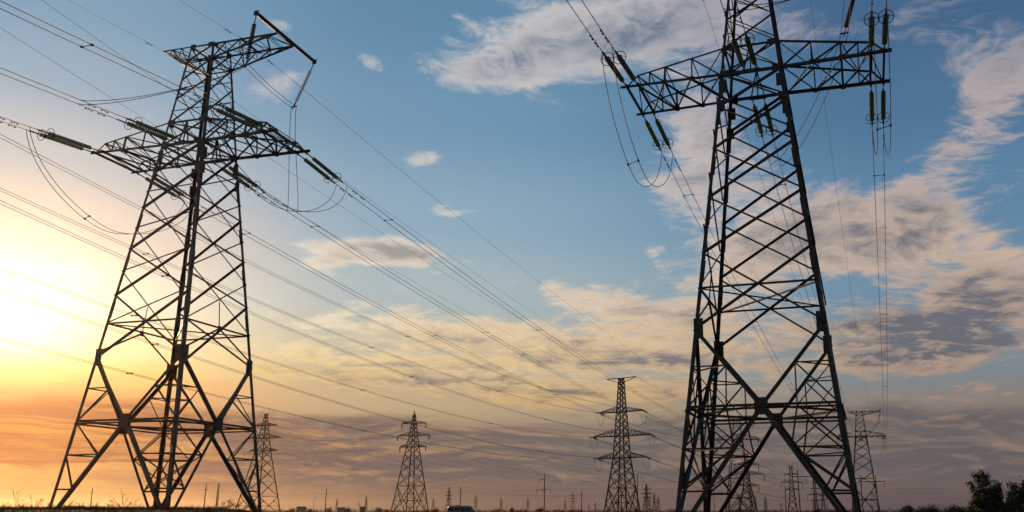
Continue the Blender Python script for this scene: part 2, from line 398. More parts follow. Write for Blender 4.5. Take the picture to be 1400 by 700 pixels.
def big_tower(name, label, loc, yaw, zfoot, extra):
    t = thing(name, label, 'pylon', loc, -R(yaw))
    up = Vector((0, 0, 1))
    for sa in (-1, 1):
        for sb in (-1, 1):
            m = MB(); ax, ay = (-sa, 0, 0), (0, -sb, 0)
            for (za, zb, wd) in ((zfoot, ZG, .21), (ZG, 17.1, .20), (17.1, Z1, .18), (Z1, Z3, .15), (Z3, Z4 + .05, .12)):
                m.corner(cor(sa, sb, za), cor(sa, sb, zb), wd, ax, ay)
            # splice plates and step bolts
            for z in (4.6, 12.9, 16.0, 18.9, 21.9):
                c = cor(sa, sb, z); d = (cor(sa, sb, z + 1) - cor(sa, sb, z)).normalized()
                m.box(c - d * .55 + Vector((-sa * .12, -sb * .012, 0)), c + d * .55 + Vector((-sa * .12, -sb * .012, 0)), .24, .03, Vector((1, 0, 0)))
                m.box(c - d * .55 + Vector((-sa * .012, sb * -.12, 0)), c + d * .55 + Vector((-sa * .012, -sb * .12, 0)), .03, .24, Vector((1, 0, 0)))
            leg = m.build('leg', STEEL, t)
            for z, sx, sz in ((ZG, .46, 1.05), (22.5, .36, .7), (23.7, .40, .75), (Z1, .5, .4), (Z2, .55, .34), (Z3, .34, .3), (Z4, .42, .3)):
                c = cor(sa, sb, z); g = MB()
                g.plate(c + Vector((-sa * sx / 2, sb * .016, 0)), (0, 1, 0), sx, sz, .02)
                g.plate(c + Vector((sa * .016, -sb * sx / 2, 0)), (1, 0, 0), sx, sz, .02)
                g.build('gusset_plate', STEEL2, leg)
            f = MB(); c = cor(sa, sb, zfoot); f.cube((c.x - sa * .1, c.y - sb * .1, zfoot - .05), .9, .9, .7)
            f.build('footing', CONC, t)
            # inner hip bracing of this leg: ties between the two neighbouring K braces
            def K(face_axis, z):
                mid = Vector((0, sb * half(ZD)[1], ZD)) if face_axis == 0 else Vector((sa * half(ZD)[0], 0, ZD))
                if z >= ZD: a = cor(sa, sb, ZG); return mid + (a - mid) * ((z - ZD) / (ZG - ZD))
                a = cor(sa, sb, zfoot); return a + (mid - a) * ((z - zfoot) / (ZD - zfoot))
            h = MB(); h.angle(K(0, 7.8), K(1, 7.8), .07, up); h.build('hip_tie', STEEL, t)
            h = MB()
            for z in (3.7, 1.66): h.angle(K(0, z), K(1, z), .07, up)
            h.angle(K(0, 3.7), K(1, 1.66), .07, up); h.angle(K(1, 3.7), K(0, 1.66), .07, up)
            h.build('hip_bracing', STEEL, t)
    An = [ZG, 13.9, 17.05, 19.95, 22.5, Z1]; Bn = [12.0, 15.5, 18.5, 21.1, 23.1, Z1]
    Au = [Z1, Z2, 28.05, 29.55, Z3, Z4]; Bu = [Z1, Z2, 27.1, 28.7, 30.2, Z3, Z4]
    for fi, (c0, c1, nr) in enumerate(FACES):
        isA = fi < 2
        P = lambda s, z: cor(*(c0 if s < 0 else c1), z) if abs(s) == 1 else (cor(*c0, z) + cor(*c1, z)) / 2 + (cor(*c1, z) - cor(*c0, z)) / 2 * s
        IN = -nr
        m = MB()
        ns = An if isA else Bn
        wh, wl = (.13, .10) if isA else (.085, .085)
        for i in range(len(ns) - 1):
            m.angle(P(-1, ns[i]) - nr * .03, P(1, ns[i + 1]) - nr * .03, wh, IN)
            m.angle(P(1, ns[i]) + nr * .03, P(-1, ns[i + 1]) + nr * .03, wl, nr)
        m.angle(P(-1, 11.97), P(1, 11.97), .095, IN)
        if isA:
            m.angle(P(-1, Z2) + nr * .02, P(1, Z2) + nr * .02, .10, IN)
        else:
            mid = (P(-1, 11.9) + P(1, 11.9)) / 2
            m.angle(P(-1, ZG + .3), mid, .12, IN); m.angle(P(1, ZG + .3), mid, .12, IN)
            m.angle(mid, (P(-1, 13.7) + P(1, 13.7)) / 2, .07, IN)
            m.plate(mid + nr * .02, nr, .34, .34, .02)
            m.angle(P(-1, Z1), P(1, Z1), .12, IN); m.angle(P(-1, Z2), P(1, Z2), .10, IN)
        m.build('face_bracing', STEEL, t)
        # base frame of this face: K braces, horizontal and their small struts
        m = MB(); mid = P(0, ZD)
        for s in (-1, 1):
            m.angle(P(s, ZG), mid + nr * .01, .19, IN); m.angle(P(s, zfoot), mid + nr * .01, .20, IN)
            def Kp(z):
                if z >= ZD: return mid + (P(s, ZG) - mid) * ((z - ZD) / (ZG - ZD))
                return P(s, zfoot) + (mid - P(s, zfoot)) * ((z - zfoot) / (ZD - zfoot))
            o = nr * .035
            m.angle(P(s, 7.8) - o, Kp(7.8) - o, .07, IN); m.angle(P(s, ZD) - o, Kp(7.8) - o, .08, IN)
            m.angle(P(s, 3.7) - o, Kp(3.7) - o, .08, IN); m.angle(P(s, ZD) - o, Kp(3.7) - o, .07, IN)
            m.angle(P(s, 1.66) - o, Kp(1.66) - o, .08, IN); m.angle(P(s, 3.7) - o, Kp(1.66) - o, .075, IN)
            if extra:
                q = P(s * .46, ZD)
                m.angle(Kp(7.8) - o, q - o, .07, IN); m.angle(q - o * 2, P(s, 7.8) - o * 2, .05, IN)
                m.angle(Kp(3.7) - o, q - o, .08, IN); m.angle(q - o * 2, P(s, 3.7) - o * 2, .09, IN)
                m.angle(Kp(3.7) - o * 2, P(s, 1.66) - o * 2, .11, IN)
        m.angle(P(-1, ZD + .08) - nr * .05, P(1, ZD + .08) - nr * .05, .12, IN)
        m.angle(P(-1, ZD - .10) + nr * .03, P(1, ZD - .10) + nr * .03, .09, nr)
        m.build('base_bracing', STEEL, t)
        g = MB(); g.plate(mid + nr * .05, nr, .66, .84, .03); g.plate(mid - nr * .16, nr, .62, .80, .03); g.build('gusset_plate', STEEL2, t)
        # upper body
        m = MB(); ns = Au if isA else Bu
        for i in range(len(ns) - 1):
            m.angle(P(-1, ns[i]) - nr * .02, P(1, ns[i + 1]) - nr * .02, .08 if isA else .065, IN)
            m.angle(P(1, ns[i]) + nr * .02, P(-1, ns[i + 1]) + nr * .02, .065, nr)
        m.angle(P(-1, Z3), P(1, Z3), .07, IN); m.angle(P(-1, Z4), P(1, Z4), .08, IN)
        m.build('upper_bracing', STEEL, t)
    # horizontal diaphragm at the base and at the arm
    m = MB(); mids = [Vector((0, -WDB, ZD)), Vector((WD, 0, ZD)), Vector((0, WDB, ZD)), Vector((-WD, 0, ZD))]
    for i in range(4): m.angle(mids[i], mids[(i + 1) % 4], .12, up)
    m.build('base_diaphragm', STEEL, t); m = MB()
    m.angle(cor(-1, -1, 11.9), cor(1, 1, 11.9), .08, up); m.angle(cor(1, -1, 11.84), cor(-1, 1, 11.84), .08, up)
    m.build('waist_diaphragm', STEEL, t)
    # crossarm
    ca = MB(); 
    def LO(a, sb): b = W1B + (CT - W1B) * max(0, (abs(a) - W1) / (A_ - W1)); return Vector((a, sb * b, Z1))
    def UP(a, sb):
        w2, w2b = half(Z2); u = (abs(a) - w2) / (AU - w2); return Vector((a, sb * (w2b + (CU - w2b) * u), Z2 + (Z1 + HU - Z2) * u))
    for sb in (-1, 1):
        ch = MB(); y = Vector((0, sb, 0))
        for s in (-1, 1):
            ch.angle(LO(s * W1, sb), LO(s * A_, sb), .16, -y)
            ch.angle(UP(s * half(Z2)[0], sb), UP(s * AU, sb), .10, -y)
        ch.angle(LO(-W1, sb), LO(W1, sb), .15, -y)
        ch.build('chord', STEEL, None).parent = t
        for s in (-1, 1):
            ww = MB()
            L = lambda a: LO(s * a, sb) - y * .02
            U = lambda a: UP(s * a, sb) - y * .02
            for a in (3.3, 4.85, 5.75): ww.angle(L(a), U(a), .07 if a != 4.85 else .10, -y)
            for a, b in ((W1, 3.3), (3.3, 4.85), (4.85, 5.75), (5.75, AU)): ww.angle(L(a) - y * .02, U(b) - y * .02, .085, -y)
            ww.angle(U(AU), L(7.05), .09, -y)
            ww.plate(L(4.85) + y * .04, y, .26, .26, .02); ww.plate(L(3.3) + y * .04, y, .26, .26, .02)
            ww.build('arm_lattice', STEEL, t)
        ww = MB()
        # centre brackets that hold the middle strings
        for a in (-.4, .4): ww.angle(LO(a, sb), Vector((0, sb * half(Z2)[1], Z2)), .07, -y)
        ww.angle(LO(0, sb), Vector((0, sb * half(Z2)[1], Z2)), .07, -y)
        ww.plate(LO(0, sb) + y * .03, y, 1.0, .22, .02)
        ww.build('string_bracket', STEEL, t)
    b = MB()
    for s in (-1, 1):
        ns = [W1, 3.3, 4.85, 6.35]
        for i in range(3):
            b.angle(LO(s * ns[i], -1) + up * .02, LO(s * ns[i + 1], 1) + up * .02, .085, up); b.angle(LO(s * ns[i], 1) - up * .03, LO(s * ns[i + 1], -1) - up * .03, .085, -up)
        b.angle(LO(s * 4.85, -1), LO(s * 4.85, 1), .12, up)
        for a in (6.35, 7.05): b.box(LO(s * a, -1) - Vector((0, .22, 0)), LO(s * a, 1) + Vector((0, .22, 0)), .14, .12)
        b.angle(LO(s * 6.35, -1), LO(s * 7.05, 1), .06, up)
        us = [half(Z2)[0], 3.3, 4.85, 5.75, AU]
        for i in range(1, 5): b.angle(UP(s * us[i], -1), UP(s * us[i], 1), .06, up)
        for i in range(4):
            k = 1 if i % 2 else -1; b.angle(UP(s * us[i], k), UP(s * us[i + 1], -k), .06, up)
    b.angle(LO(-W1, -1), LO(W1, 1), .10, up); b.angle(LO(-W1, 1) - up * .03, LO(W1, -1) - up * .03, .10, up)
    b.angle(Vector((-half(Z2)[0], -half(Z2)[1], Z2)), Vector((half(Z2)[0], half(Z2)[1], Z2)), .08, up)
    b.build('arm_cross_bracing', STEEL, t)
    # top bracket
    w3 = half(Z3); w4 = (W4, W4)
    for s, TA, TC in ((-1, TL, CL), (1, TR, CR)):
        m = MB()
        for sb in (-1, 1):
            tip = Vector((s * TA, sb * TC, Z4)); a4 = Vector((s * W4, sb * W4, Z4)); a3 = Vector((s * w3[0], sb * w3[1], Z3))
            m.angle(a4, tip, .10, Vector((0, -sb, 0))); m.angle(a3, tip, .09, Vector((0, -sb, 0)))
            ks = (.35, .7) if s < 0 else (.2, .42, .64, .84)
            prev = a3
            for k in ks:
                u_, l_ = a4.lerp(tip, k), a3.lerp(tip, k); m.angle(u_, l_, .06, Vector((0, -sb, 0))); m.angle(prev, u_, .06, Vector((0, -sb, 0))); prev = l_
        ks = (.35, .7, 1) if s < 0 else (.2, .42, .64, .84, 1.0)
        for zz in (0, 1):
            prev = -1; kk = 0
            for j, k in enumerate(ks):
                src = (lambda sb: (Vector((s * W4, sb * W4, Z4)) if zz else Vector((s * w3[0], sb * w3[1], Z3)))); tp = lambda sb: Vector((s * TA, sb * TC, Z4))
                m.angle(src(prev).lerp(tp(prev), kk), src(-prev).lerp(tp(-prev), k), .055, up)
                if k < 1: m.angle(src(-1).lerp(tp(-1), k), src(1).lerp(tp(1), k), .05, up)
                prev = -prev; kk = k
        m.angle(Vector((s * TA, -TC, Z4)), Vector((s * TA, TC, Z4)), .09, up)
        if s > 0: m.box(Vector((TL, -CL - .12, Z4 - .03)), Vector((TL, CL + .12, Z4 - .03)), .10, .10)
        m.build('top_bracket', STEEL, t)
    m = MB(); m.tube([(TR + .12, -BB, Z4 + .08), (TR + .12, BB, Z4 + .08)], .125, 12)
    m.box((TR + .12, -BB - .04, Z4 + .08), (TR + .12, -BB - .01, Z4 + .08), .34, .34); m.box((TR + .12, BB + .01, Z4 + .08), (TR + .12, BB + .04, Z4 + .08), .34, .34)
    m.build('support_beam', STEEL, t)
    if not extra:
        c = cor(1, -1, 3.9); m = MB(); m.plate(c + Vector((-.10, -.02, 0)), (0, 1, 0), .17, .55, .012); m.build('number_plate', WALLW, t)
    return t

class Frame:
    """local (a along the arm, b down the line, z up) to world for one big tower"""
    def __init__(s, x, y, b, yaw, near_yaw=None, far_yaw=None):
        s.o = Vector((x, y, b)); s.yaw = R(yaw); s.b = b
        s.ny = R(near_yaw if near_yaw is not None else yaw); s.fy = R(far_yaw if far_yaw is not None else yaw)
    def w(s, a, b, z):
        c, n = math.cos(s.yaw), math.sin(s.yaw); return s.o + Vector((a * c + b * n, -a * n + b * c, z))
    def dirn(s, side, slope):
        y = s.ny if side < 0 else s.fy
        return Vector((math.sin(y) * side, math.cos(y) * side, -slope)).normalized()
F1 = Frame(-27.231, 56.865, -.45, 15.62, 19.3, 15.6)
F2 = Frame(9.175, 46.229, -.787, 17.05, 17.0, 17.3)
T1 = big_tower('lattice_tower', 'big steel lattice pylon on the left, in front of the low sun', F1.o, 15.62, -.40, False)
T2 = big_tower('lattice_tower', 'biggest dark steel lattice pylon on the right, its top cut off by the photo edge', F2.o, 17.05, -.75, True)
F1b = Frame(*(lambda p: (p.x, p.y, p.z - 24.5))(at(1008, 601, 294)), 15.5)
F2b = Frame(*(lambda p: (p.x, p.y, p.z - 24.5))(at(1177, 597, 272)), 16.8)
skipf = ('footing',)
T1b = copy_tree(T1, 'distant single-arm lattice pylon seen between the legs of the biggest pylon', F1b.o, -F1b.yaw, skip=skipf)
T2b = copy_tree(T2, 'distant single-arm lattice pylon showing just right of the biggest pylon', F2b.o, -F2b.yaw, skip=skipf)

# ------------------------------------------------------------------ insulator strings
def make_string(name, label, ring=True, rk=1.0):
    t = thing(name, label, 'insulator')
    m = MB(); m.box((0, 0, 0), (.55, 0, 0), .07, .035); m.box((.5, 0, 0), (.86, 0, 0), .035, .09)
    m.lathe((.05, 0, -.09), (0, 0, 1), [(0, .04), (.18, .04)], 8); m.build('link', FIT, t)
    pr = []; n = 17; SP = .189
    for i in range(n):
        x = .86 + i * SP
        pr += [(x, .034), (x + .01, .06), (x + .035, .140 * rk), (x + .062, .145 * rk), (x + .070, .09), (x + .095, .05), (x + .11, .034)]
    d = MB(); d.lathe((0, 0, 0), (1, 0, 0), pr, 14); d.build('insulator_discs', GLASS if ring else HGLASS, t, ring)
    e = .86 + n * SP
    m = MB(); m.box((e - .03, 0, 0), (e + .42, 0, 0), .05, .11); m.lathe((e + .38, 0, 0), (1, 0, 0), [(0, .02), (.02, .055), (.32, .05), (.36, .02)], 8)
    m.build('end_clamp', FIT, t)
    if ring:
        r = MB(); r.torus((e - .18, 0, 0), (1, 0, 0), .36, .022, 28); r.box((e - .18, -.36, 0), (e + .12, 0, 0), .025, .025); r.box((e - .18, .36, 0), (e + .12, 0, 0), .025, .025)
        r.build('grading_ring', FIT, t)
    return t, e + .70
STR, SLEN = make_string('insulator_string', 'x')
HANG, HLEN = make_string('insulator_string', 'y', ring=False, rk=1.3)
used = set()
def place_string(proto, A, d, label, group):
    """the first call of each kind moves the prototype itself, the others copy it"""
    if proto.name not in used: o = proto; used.add(proto.name)
    else: o = copy_tree(proto)
    o['label'] = label; o['group'] = group; o.location = A
    o.rotation_mode = 'XYZ'; o.rotation_euler = Vector(d).to_track_quat('X', 'Z').to_euler()
    return o

# ------------------------------------------------------------------ wires
def sagpts(A, B, sag, n=40, u0=0.0, u1=1.0):
    A, B = Vector(A), Vector(B); o = []
    for i in range(n + 1):
        t = u0 + (u1 - u0) * i / n; p = A.lerp(B, t); p.z -= 4 * sag * t * (1 - t); o.append(p)
    return o
def wire(pts, r, label, group, name='conductor', cat='power line', n=5):
    m = MB(); m.tube(pts, r, n); o = m.build(name, WIRE, None, True); tag(o, label, cat, group); return o
def along(pts, s):
    acc = 0
    for i in range(len(pts) - 1):
        L = (pts[i + 1] - pts[i]).length
        if acc + L >= s: return pts[i].lerp(pts[i + 1], (s - acc) / L), (pts[i + 1] - pts[i]).normalized()
        acc += L
    return pts[-1], (pts[-1] - pts[-2]).normalized()
def dampers(pts, par, ss):
    for s_ in ss:
        p, d = along(pts, s_); m = MB(); m.box(p + Vector((0, 0, .02)), p - Vector((0, 0, .10)), .03, .03, d)
        q = p - Vector((0, 0, .09)); m.tube([q - d * .2, q + d * .2], .012, 5)
        m.lathe(q - d * .26, d, [(0, .0), (.01, .042), (.12, .038), (.13, .0)], 8); m.lathe(q + d * .13, d, [(0, .0), (.01, .038), (.12, .042), (.13, .0)], 8)
        m.build('vibration_damper', FIT, par)
def spacers(pa, pb, par, ss):
    for s_ in ss:
        a, d = along(pa, s_); b, _ = along(pb, s_); m = MB(); m.tube([a, b], .022, 5)
        m.box(a - d * .07, a + d * .07, .09, .09); m.box(b - d * .07, b + d * .07, .09, .09); m.build('spacer', FIT, par)

PAIR = .33
def span_wires(F, which, T_lab, far, groups):
    """all strings, phase wires and jumpers of one big tower. far: the Frame at the far end of the far span"""
    gs = 'insulator strings on ' + groups; res = {}
    for ph, a0, pl in (('l', -6.72, 'left arm tip'), ('c', 0., 'arm middle'), ('r', 6.72, 'right arm tip')):
        for side in (-1, 1):
            ends = []
            for k in (-1, 1):
                a = a0 + k * PAIR; b = side * (W1B + (CT - W1B) * max(0, abs(a) - W1) / (A_ - W1) + .16)
                A = F.w(a, b, Z1 - .04); d = F.dirn(side, .085)
                A2 = A
                o = place_string(STR, A2, d, f"{'left' if k < 0 else 'right'} string, {'near' if side < 0 else 'far'} side, {pl}, {T_lab}", gs)
                ends.append(A2 + d * (SLEN - .35))
            res[(ph, side)] = ends
    return res
S1 = span_wires(F1, 1, 'big left pylon', F1b, 'the big left pylon')
S2 = span_wires(F2, 2, 'biggest right pylon', F2b, 'the biggest pylon on the right')
S1b = span_wires(F1b, 1, 'distant pylon between the biggest one\'s legs', None, 'the distant pylon between the legs')
S2b = span_wires(F2b, 2, 'distant pylon just right of the biggest', None, 'the distant pylon right of the biggest one')
names = {'l': 'left arm tip', 'c': 'arm middle', 'r': 'right arm tip'}
NEARP = {}; FARP = {}
for F, S, Sb, lab, tw in ((F1, S1, S1b, 'the big left pylon', 1), (F2, S2, S2b, 'the biggest right pylon', 2)):
    for ph in 'lcr':
        pn, pf = [], []; on, of = [], []
        for k in (0, 1):
            A = S[(ph, -1)][k]; L = 262; dh = Vector((math.sin(F.ny), math.cos(F.ny), 0)); B = A - dh * L
            pts = [A] + sagpts(A, B, 5.6, 70)[1:]
            w_ = wire(pts, .021, f"{('left', 'right')[k]} wire of pair, {names[ph]} of {lab}, passing overhead", f"wires from {lab} towards the camera")
            pn.append(pts); on.append(w_); dampers(pts, w_, (1.5 + k * .4, 2.4 + k * .4))
            A = S[(ph, 1)][k]; B = Sb[(ph, -1)][k]
            pts = sagpts(A, B, 4.9, 70)
            w_ = wire(pts, .021, f"{('left', 'right')[k]} wire of pair, {names[ph]} of {lab}, running away", f"wires from {lab} to its distant pylon")
            pf.append(pts); of.append(w_); dampers(pts, w_, (1.3 + k * .6, 2.4 + k * .6))
        spacers(pn[0], pn[1], on[0], (9, 38, 70)); spacers(pf[0], pf[1], of[0], (7.5, 42, 85, 130))
        NEARP[(tw, ph)] = pn; FARP[(tw, ph)] = pf
def hermite(A, TA, B, TB, n=28):
    o = []
    for i in range(n + 1):
        t = i / n; o.append(A * (2 * t**3 - 3 * t**2 + 1) + TA * (t**3 - 2 * t**2 + t) + B * (-2 * t**3 + 3 * t**2) + TB * (t**3 - t**2))
    return o
HB = {1: ((-.40, -3.6), (-1.40, -3.3)), 2: (((-.55, -3.55)), (-1.02, -3.42))}
for F, lab, tw, Sx in ((F1, 'the big left pylon', 1, None), (F2, 'the biggest right pylon', 2, None), (F1b, 'the distant pylon between the biggest one\'s legs', 3, S1b), (F2b, 'the distant pylon right of the biggest', 4, S2b)):
    # side-phase jumpers loop below the arm
    big = tw < 3
    for ph in 'lr':
        loops = []
        for k in (0, 1):
            if big: A, _ = along(NEARP[(tw, ph)][k], .55 + k * .35); B, _ = along(FARP[(tw, ph)][k], .55 + k * .4)
            else: A, B = Sx[(ph, -1)][k], Sx[(ph, 1)][k]
            dn = Vector((0, 0, -1)); inw = (B - A).normalized()
            depth = 4.6 if ph == 'l' else 4.0
            m1 = A.lerp(B, .5) + dn * depth
            pts = hermite(A, inw * 2.2 + dn * 8.5, m1, inw * 6.0, 16)[:-1] + hermite(m1, inw * 6.0, B, inw * 2.2 - dn * 8.5, 16)
            o = wire(pts, .021 if big else .03, f"{('left', 'right')[k]} jumper loop under {names[ph]} of {lab}", 'jumper loops under the arms of ' + lab, 'jumper_wire', 'jumper wire')
            loops.append((pts, o))
        if big: spacers(loops[0][0], loops[1][0], loops[0][1], (7.0,))
    # strings hanging from the support beam, and the middle jumper they carry
    key = tw if tw < 3 else tw - 2
    (dan, dzn), (daf, dzf) = HB[key]
    topn, topf = F.w(TR + .12, -BB, Z4 - .05), F.w(TR + .12, BB, Z4 - .05)
    dn_ = (F.w(TR + .12 + dan, -BB, Z4 + dzn) - topn); df_ = (F.w(TR + .12 + daf, BB, Z4 + dzf) - topf)
    sc_ = dn_.length / HLEN
    for (top, dv, side) in ((topn, dn_, 'near'), (topf, df_, 'far')):
        if tw == 2 and side == 'near': pass
        o = place_string(HANG, top, dv, f"string hanging from {side} end of top beam, {lab}", 'insulator strings hanging from the top beam of ' + lab)
        o.scale = (dv.length / (HLEN - .25),) * 3
    bn, bf = topn + dn_, topf + df_
    ax = Vector((math.cos(F.yaw), -math.sin(F.yaw), 0)); up = Vector((0, 0, 1)); bx = Vector((math.sin(F.yaw), math.cos(F.yaw), 0))
    mids = []
    for k in (0, 1):
        o_ = ax * ((-1, 1)[k] * .2)
        if big: A, _ = along(NEARP[(tw, 'c')][k], 3.2 + k * .4); B, _ = along(FARP[(tw, 'c')][k], 4.2 + k * .4)
        else: A, B = Sx[('c', -1)][k], Sx[('c', 1)][k]
        c1 = hermite(A, (bx * .8 + ax * .6) * 4, bn + o_, (up * 2.4 + ax * 2.2 + bx * 1.0) * 2.0, 20)
        c2 = sagpts(bn + o_, bf + o_, .18, 14)[1:]
        if tw == 2: c3 = hermite(bf + o_, (up * -5 + ax * -1.0), B, (-ax * 5 - up * 1 + bx * 1.0), 20)[1:]
        else: c3 = hermite(bf + o_, (up * -8 + ax * -.2), B, (-up * 4 - ax * .5), 20)[1:]
        pts = c1 + c2 + c3
        w_ = wire(pts, .021 if big else .03, f"{('left', 'right')[k]} jumper wire round top beam of {lab}", 'middle jumper wires of ' + lab, 'jumper_wire', 'jumper wire'); mids.append((pts, w_))
    if big:
        spacers(mids[0][0], mids[1][0], mids[0][1], (6.0,))
        y = MB(); 
        for p in (bn, bf): y.box(p - ax * .26, p + ax * .26, .05, .09)
        y.build('yoke_plate', FIT, mids[0][1])
    # earth wires
    for s, nm in ((-1, 'left'), (1, 'right')):
        r_ = .011 if big else .02
        if big:
            A = F.w(s * TL, -CL - .1, Z4 + .02); dh = Vector((math.sin(F.ny), math.cos(F.ny), 0))
            g = wire(sagpts(A, A - dh * 262, 4.6, 60), r_, f"thin {nm} earth wire over the camera, from {lab}", 'earth wires of ' + lab, 'earth_wire', 'earth wire')
            dampers([p for p in sagpts(A, A - dh * 262, 4.6, 60)], g, (1.2,))
            Fb = F1b if tw == 1 else F2b; B = Fb.w(s * TL, -CL - .1, Z4); A = F.w(s * TL, CL + .1, Z4 + .02)
            pts = sagpts(A, B, 3.9, 60); g = wire(pts, r_ * 1.15, f"thin {nm} earth wire running away from {lab}", 'earth wires of ' + lab, 'earth_wire', 'earth wire'); dampers(pts, g, (1.2,))
# the two lines go on beyond their distant pylons
for Fb, Sb, lab, (tx, ty) in ((F1b, S1b, 'the distant pylon between the biggest one\'s legs', (150, 560)), (F2b, S2b, 'the distant pylon right of the biggest', (165, 560))):
    for ph, off in (('l', -6.7), ('c', 0), ('r', 6.7)):
        A = (Sb[(ph, 1)][0] + Sb[(ph, 1)][1]) / 2
        wire(sagpts(A, Vector((tx + off, ty, 19.0)), 6.5, 30), .035, f"thin wire behind {names[ph]} of {lab}", 'wires leaving ' + lab, n=4)

# ------------------------------------------------------------------ double-circuit pylons
def dc_tower(name, label, loc, rz, H, arms, wb, wlow, wtop, md=.09, kbase=0.0, peak=0.0, group=None, hang=0.0, coarse=False):
    """arms: (height, half length). wb, wlow, wtop: half width at the ground, at the lowest arm, at the top"""
    t = thing(name, label, 'pylon', loc, rz, group); zl = min(z for z, _ in arms); zt = max(z for z, _ in arms)
    def hw(z): return wb + (wlow - wb) * z / zl if z <= zl else wlow + (wtop - wlow) * (z - zl) / (H - zl)
    C = lambda sa, sb, z: Vector((sa * hw(z), sb * hw(z), z)); up = Vector((0, 0, 1))
    for sa in (-1, 1):
        for sb in (-1, 1):
            m = MB(); m.box(C(sa, sb, 0), C(sa, sb, zl), md * 1.9, md * 1.9, Vector((1, 0, 0))); m.box(C(sa, sb, zl), C(sa, sb, H), md * 1.5, md * 1.5, Vector((1, 0, 0)))
            m.build('leg', FARSTEEL, t)
    zs = [kbase]; 
    while zs[-1] < zl - .3: zs.append(zs[-1] + max(1.0 if not coarse else 2.2, hw(zs[-1]) * (1.25 if not coarse else 1.7)))
    k = zl / zs[-1] if kbase == 0 else 1
    if kbase: zs = [kbase + (z - kbase) * (zl - kbase) / (zs[-1] - kbase) for z in zs]
    else: zs = [z * k for z in zs]
    z = zl
    while z < H - .4: z += max(1.1 if not coarse else 2.0, hw(z) * 1.5); zs.append(min(z, H))
    for c0, c1, nr in FACES:
        m = MB(); P = lambda s, z: C(*(c0 if s < 0 else c1), z)
        for i in range(len(zs) - 1):
            m.box(P(-1, zs[i]) - nr * .04, P(1, zs[i + 1]) - nr * .04, md, md, nr); m.box(P(1, zs[i]) + nr * .06, P(-1, zs[i + 1]) + nr * .06, md, md, nr)
        for z, _ in arms: m.box(P(-1, z), P(1, z), md, md, nr)
        if kbase:
            mid = (P(-1, kbase * .5) + P(1, kbase * .5)) / 2
            for s in (-1, 1):
                m.box(P(s, kbase), mid, md * 1.4, md * 1.2, nr); m.box(P(s, 0), mid, md * 1.5, md * 1.3, nr); m.box(P(s, kbase * .5), mid, md, md, nr)
                m.box((P(s, kbase) + mid) / 2, P(s, kbase * .75), md * .7, md * .7, nr); m.box((P(s, 0) + mid) / 2, P(s, kbase * .25), md * .7, md * .7, nr)
                m.box((P(s, kbase) + mid) / 2, P(s, kbase * .5), md * .7, md * .7, nr); m.box((P(s, 0) + mid) / 2, P(s, kbase * .5), md * .7, md * .7, nr)
            m.box(P(-1, kbase), P(1, kbase), md, md, nr)
        m.build('face_bracing', FARSTEEL, t)
    for (z, half_) in arms:
        for s in (-1, 1):
            m = MB(); w_ = hw(z); d = max(.7, half_ * .2); tip = Vector((s * half_, 0, z))
            nb = 5 if not coarse else 3
            for sb in (-1, 1):
                lo, hi = Vector((s * w_, sb * w_, z)), Vector((s * hw(z + d), sb * hw(z + d), z + d)); e = tip + Vector((0, sb * .25, 0)); e2 = e + Vector((-s * half_ * .08, 0, .22))
                m.box(lo, e, md * 1.2, md * 1.2); m.box(hi, e2, md, md); m.box(e2, e, md, md)
                pv = lo
                for i in range(1, nb + 1):
                    u_ = hi.lerp(e2, i / (nb + 1)); l_ = lo.lerp(e, i / (nb + 1)); m.box(u_, l_, md * .6, md * .6); m.box(pv, u_, md * .6, md * .6); pv = l_
            for i in range(nb):
                a = Vector((s * w_, w_, z)).lerp(tip + Vector((0, .25, 0)), (i + .0) / nb); b = Vector((s * w_, -w_, z)).lerp(tip - Vector((0, .25, 0)), (i + 1.) / nb)
                m.box(a, b, md * .6, md * .6)
            m.box(tip - Vector((0, .4, 0)), tip + Vector((0, .4, 0)), md * 1.5, md * 1.5)
            arm = m.build('crossarm', FARSTEEL, t)
            if hang:
                h = MB(); p = tip + Vector((0, 0, -.1)); h.lathe(p, (0, 0, -1), [(0, .05), (.2, .16), (hang, .15), (hang + .05, .03)], 6); h.build('insulator_string', FIT, arm)
    if peak:
        for s in (-1, 1):
            m = MB(); m.box((s * wtop * .5, 0, H), (s * peak, 0, H + .05), md * 1.4, md * 1.4); m.box((s * hw(H - 1.2), 0, H - 1.0), (s * peak, 0, H + .02), md, md)
            m.build('earth_wire_arm', FARSTEEL, t)
    else:
        m = MB(); m.box((0, 0, H - .4), (0, 0, H + .9), md * 2, md * 2, Vector((1, 0, 0))); m.build('peak', FARSTEEL, t)
    return t
GZ = -1.55
def zz(px, py, Y): return at(px, py, Y).z - GZ
Y3 = 195.; p3 = at(850, 600, Y3); YAW3 = 33.
T3 = dc_tower('lattice_tower', 'tall three-armed pylon standing clear left of the biggest pylon, with drooping jumper loops', (p3.x, Y3, GZ), -R(YAW3), zz(850, 517, Y3),
              [(zz(850, 563, Y3), 5.6), (zz(850, 596, Y3), 7.5), (zz(850, 626, Y3), 6.2)], 2.95, 1.38, .42, .115, 6.2, 1.75 * 2.2)
p4 = at(565, 600, 270)
T4 = dc_tower('lattice_tower', 'three-armed pylon with a K-braced foot standing alone left of the minibus', (p4.x, 270, GZ), -R(22), zz(565, 566, 270),
              [(zz(565, 579, 270), 4.3), (zz(565, 595.5, 270), 5.6), (zz(565, 611, 270), 4.6)], 4.1, 1.35, .22, .11, 8.6, 0, hang=1.3)
p5 = at(361, 600, 262)
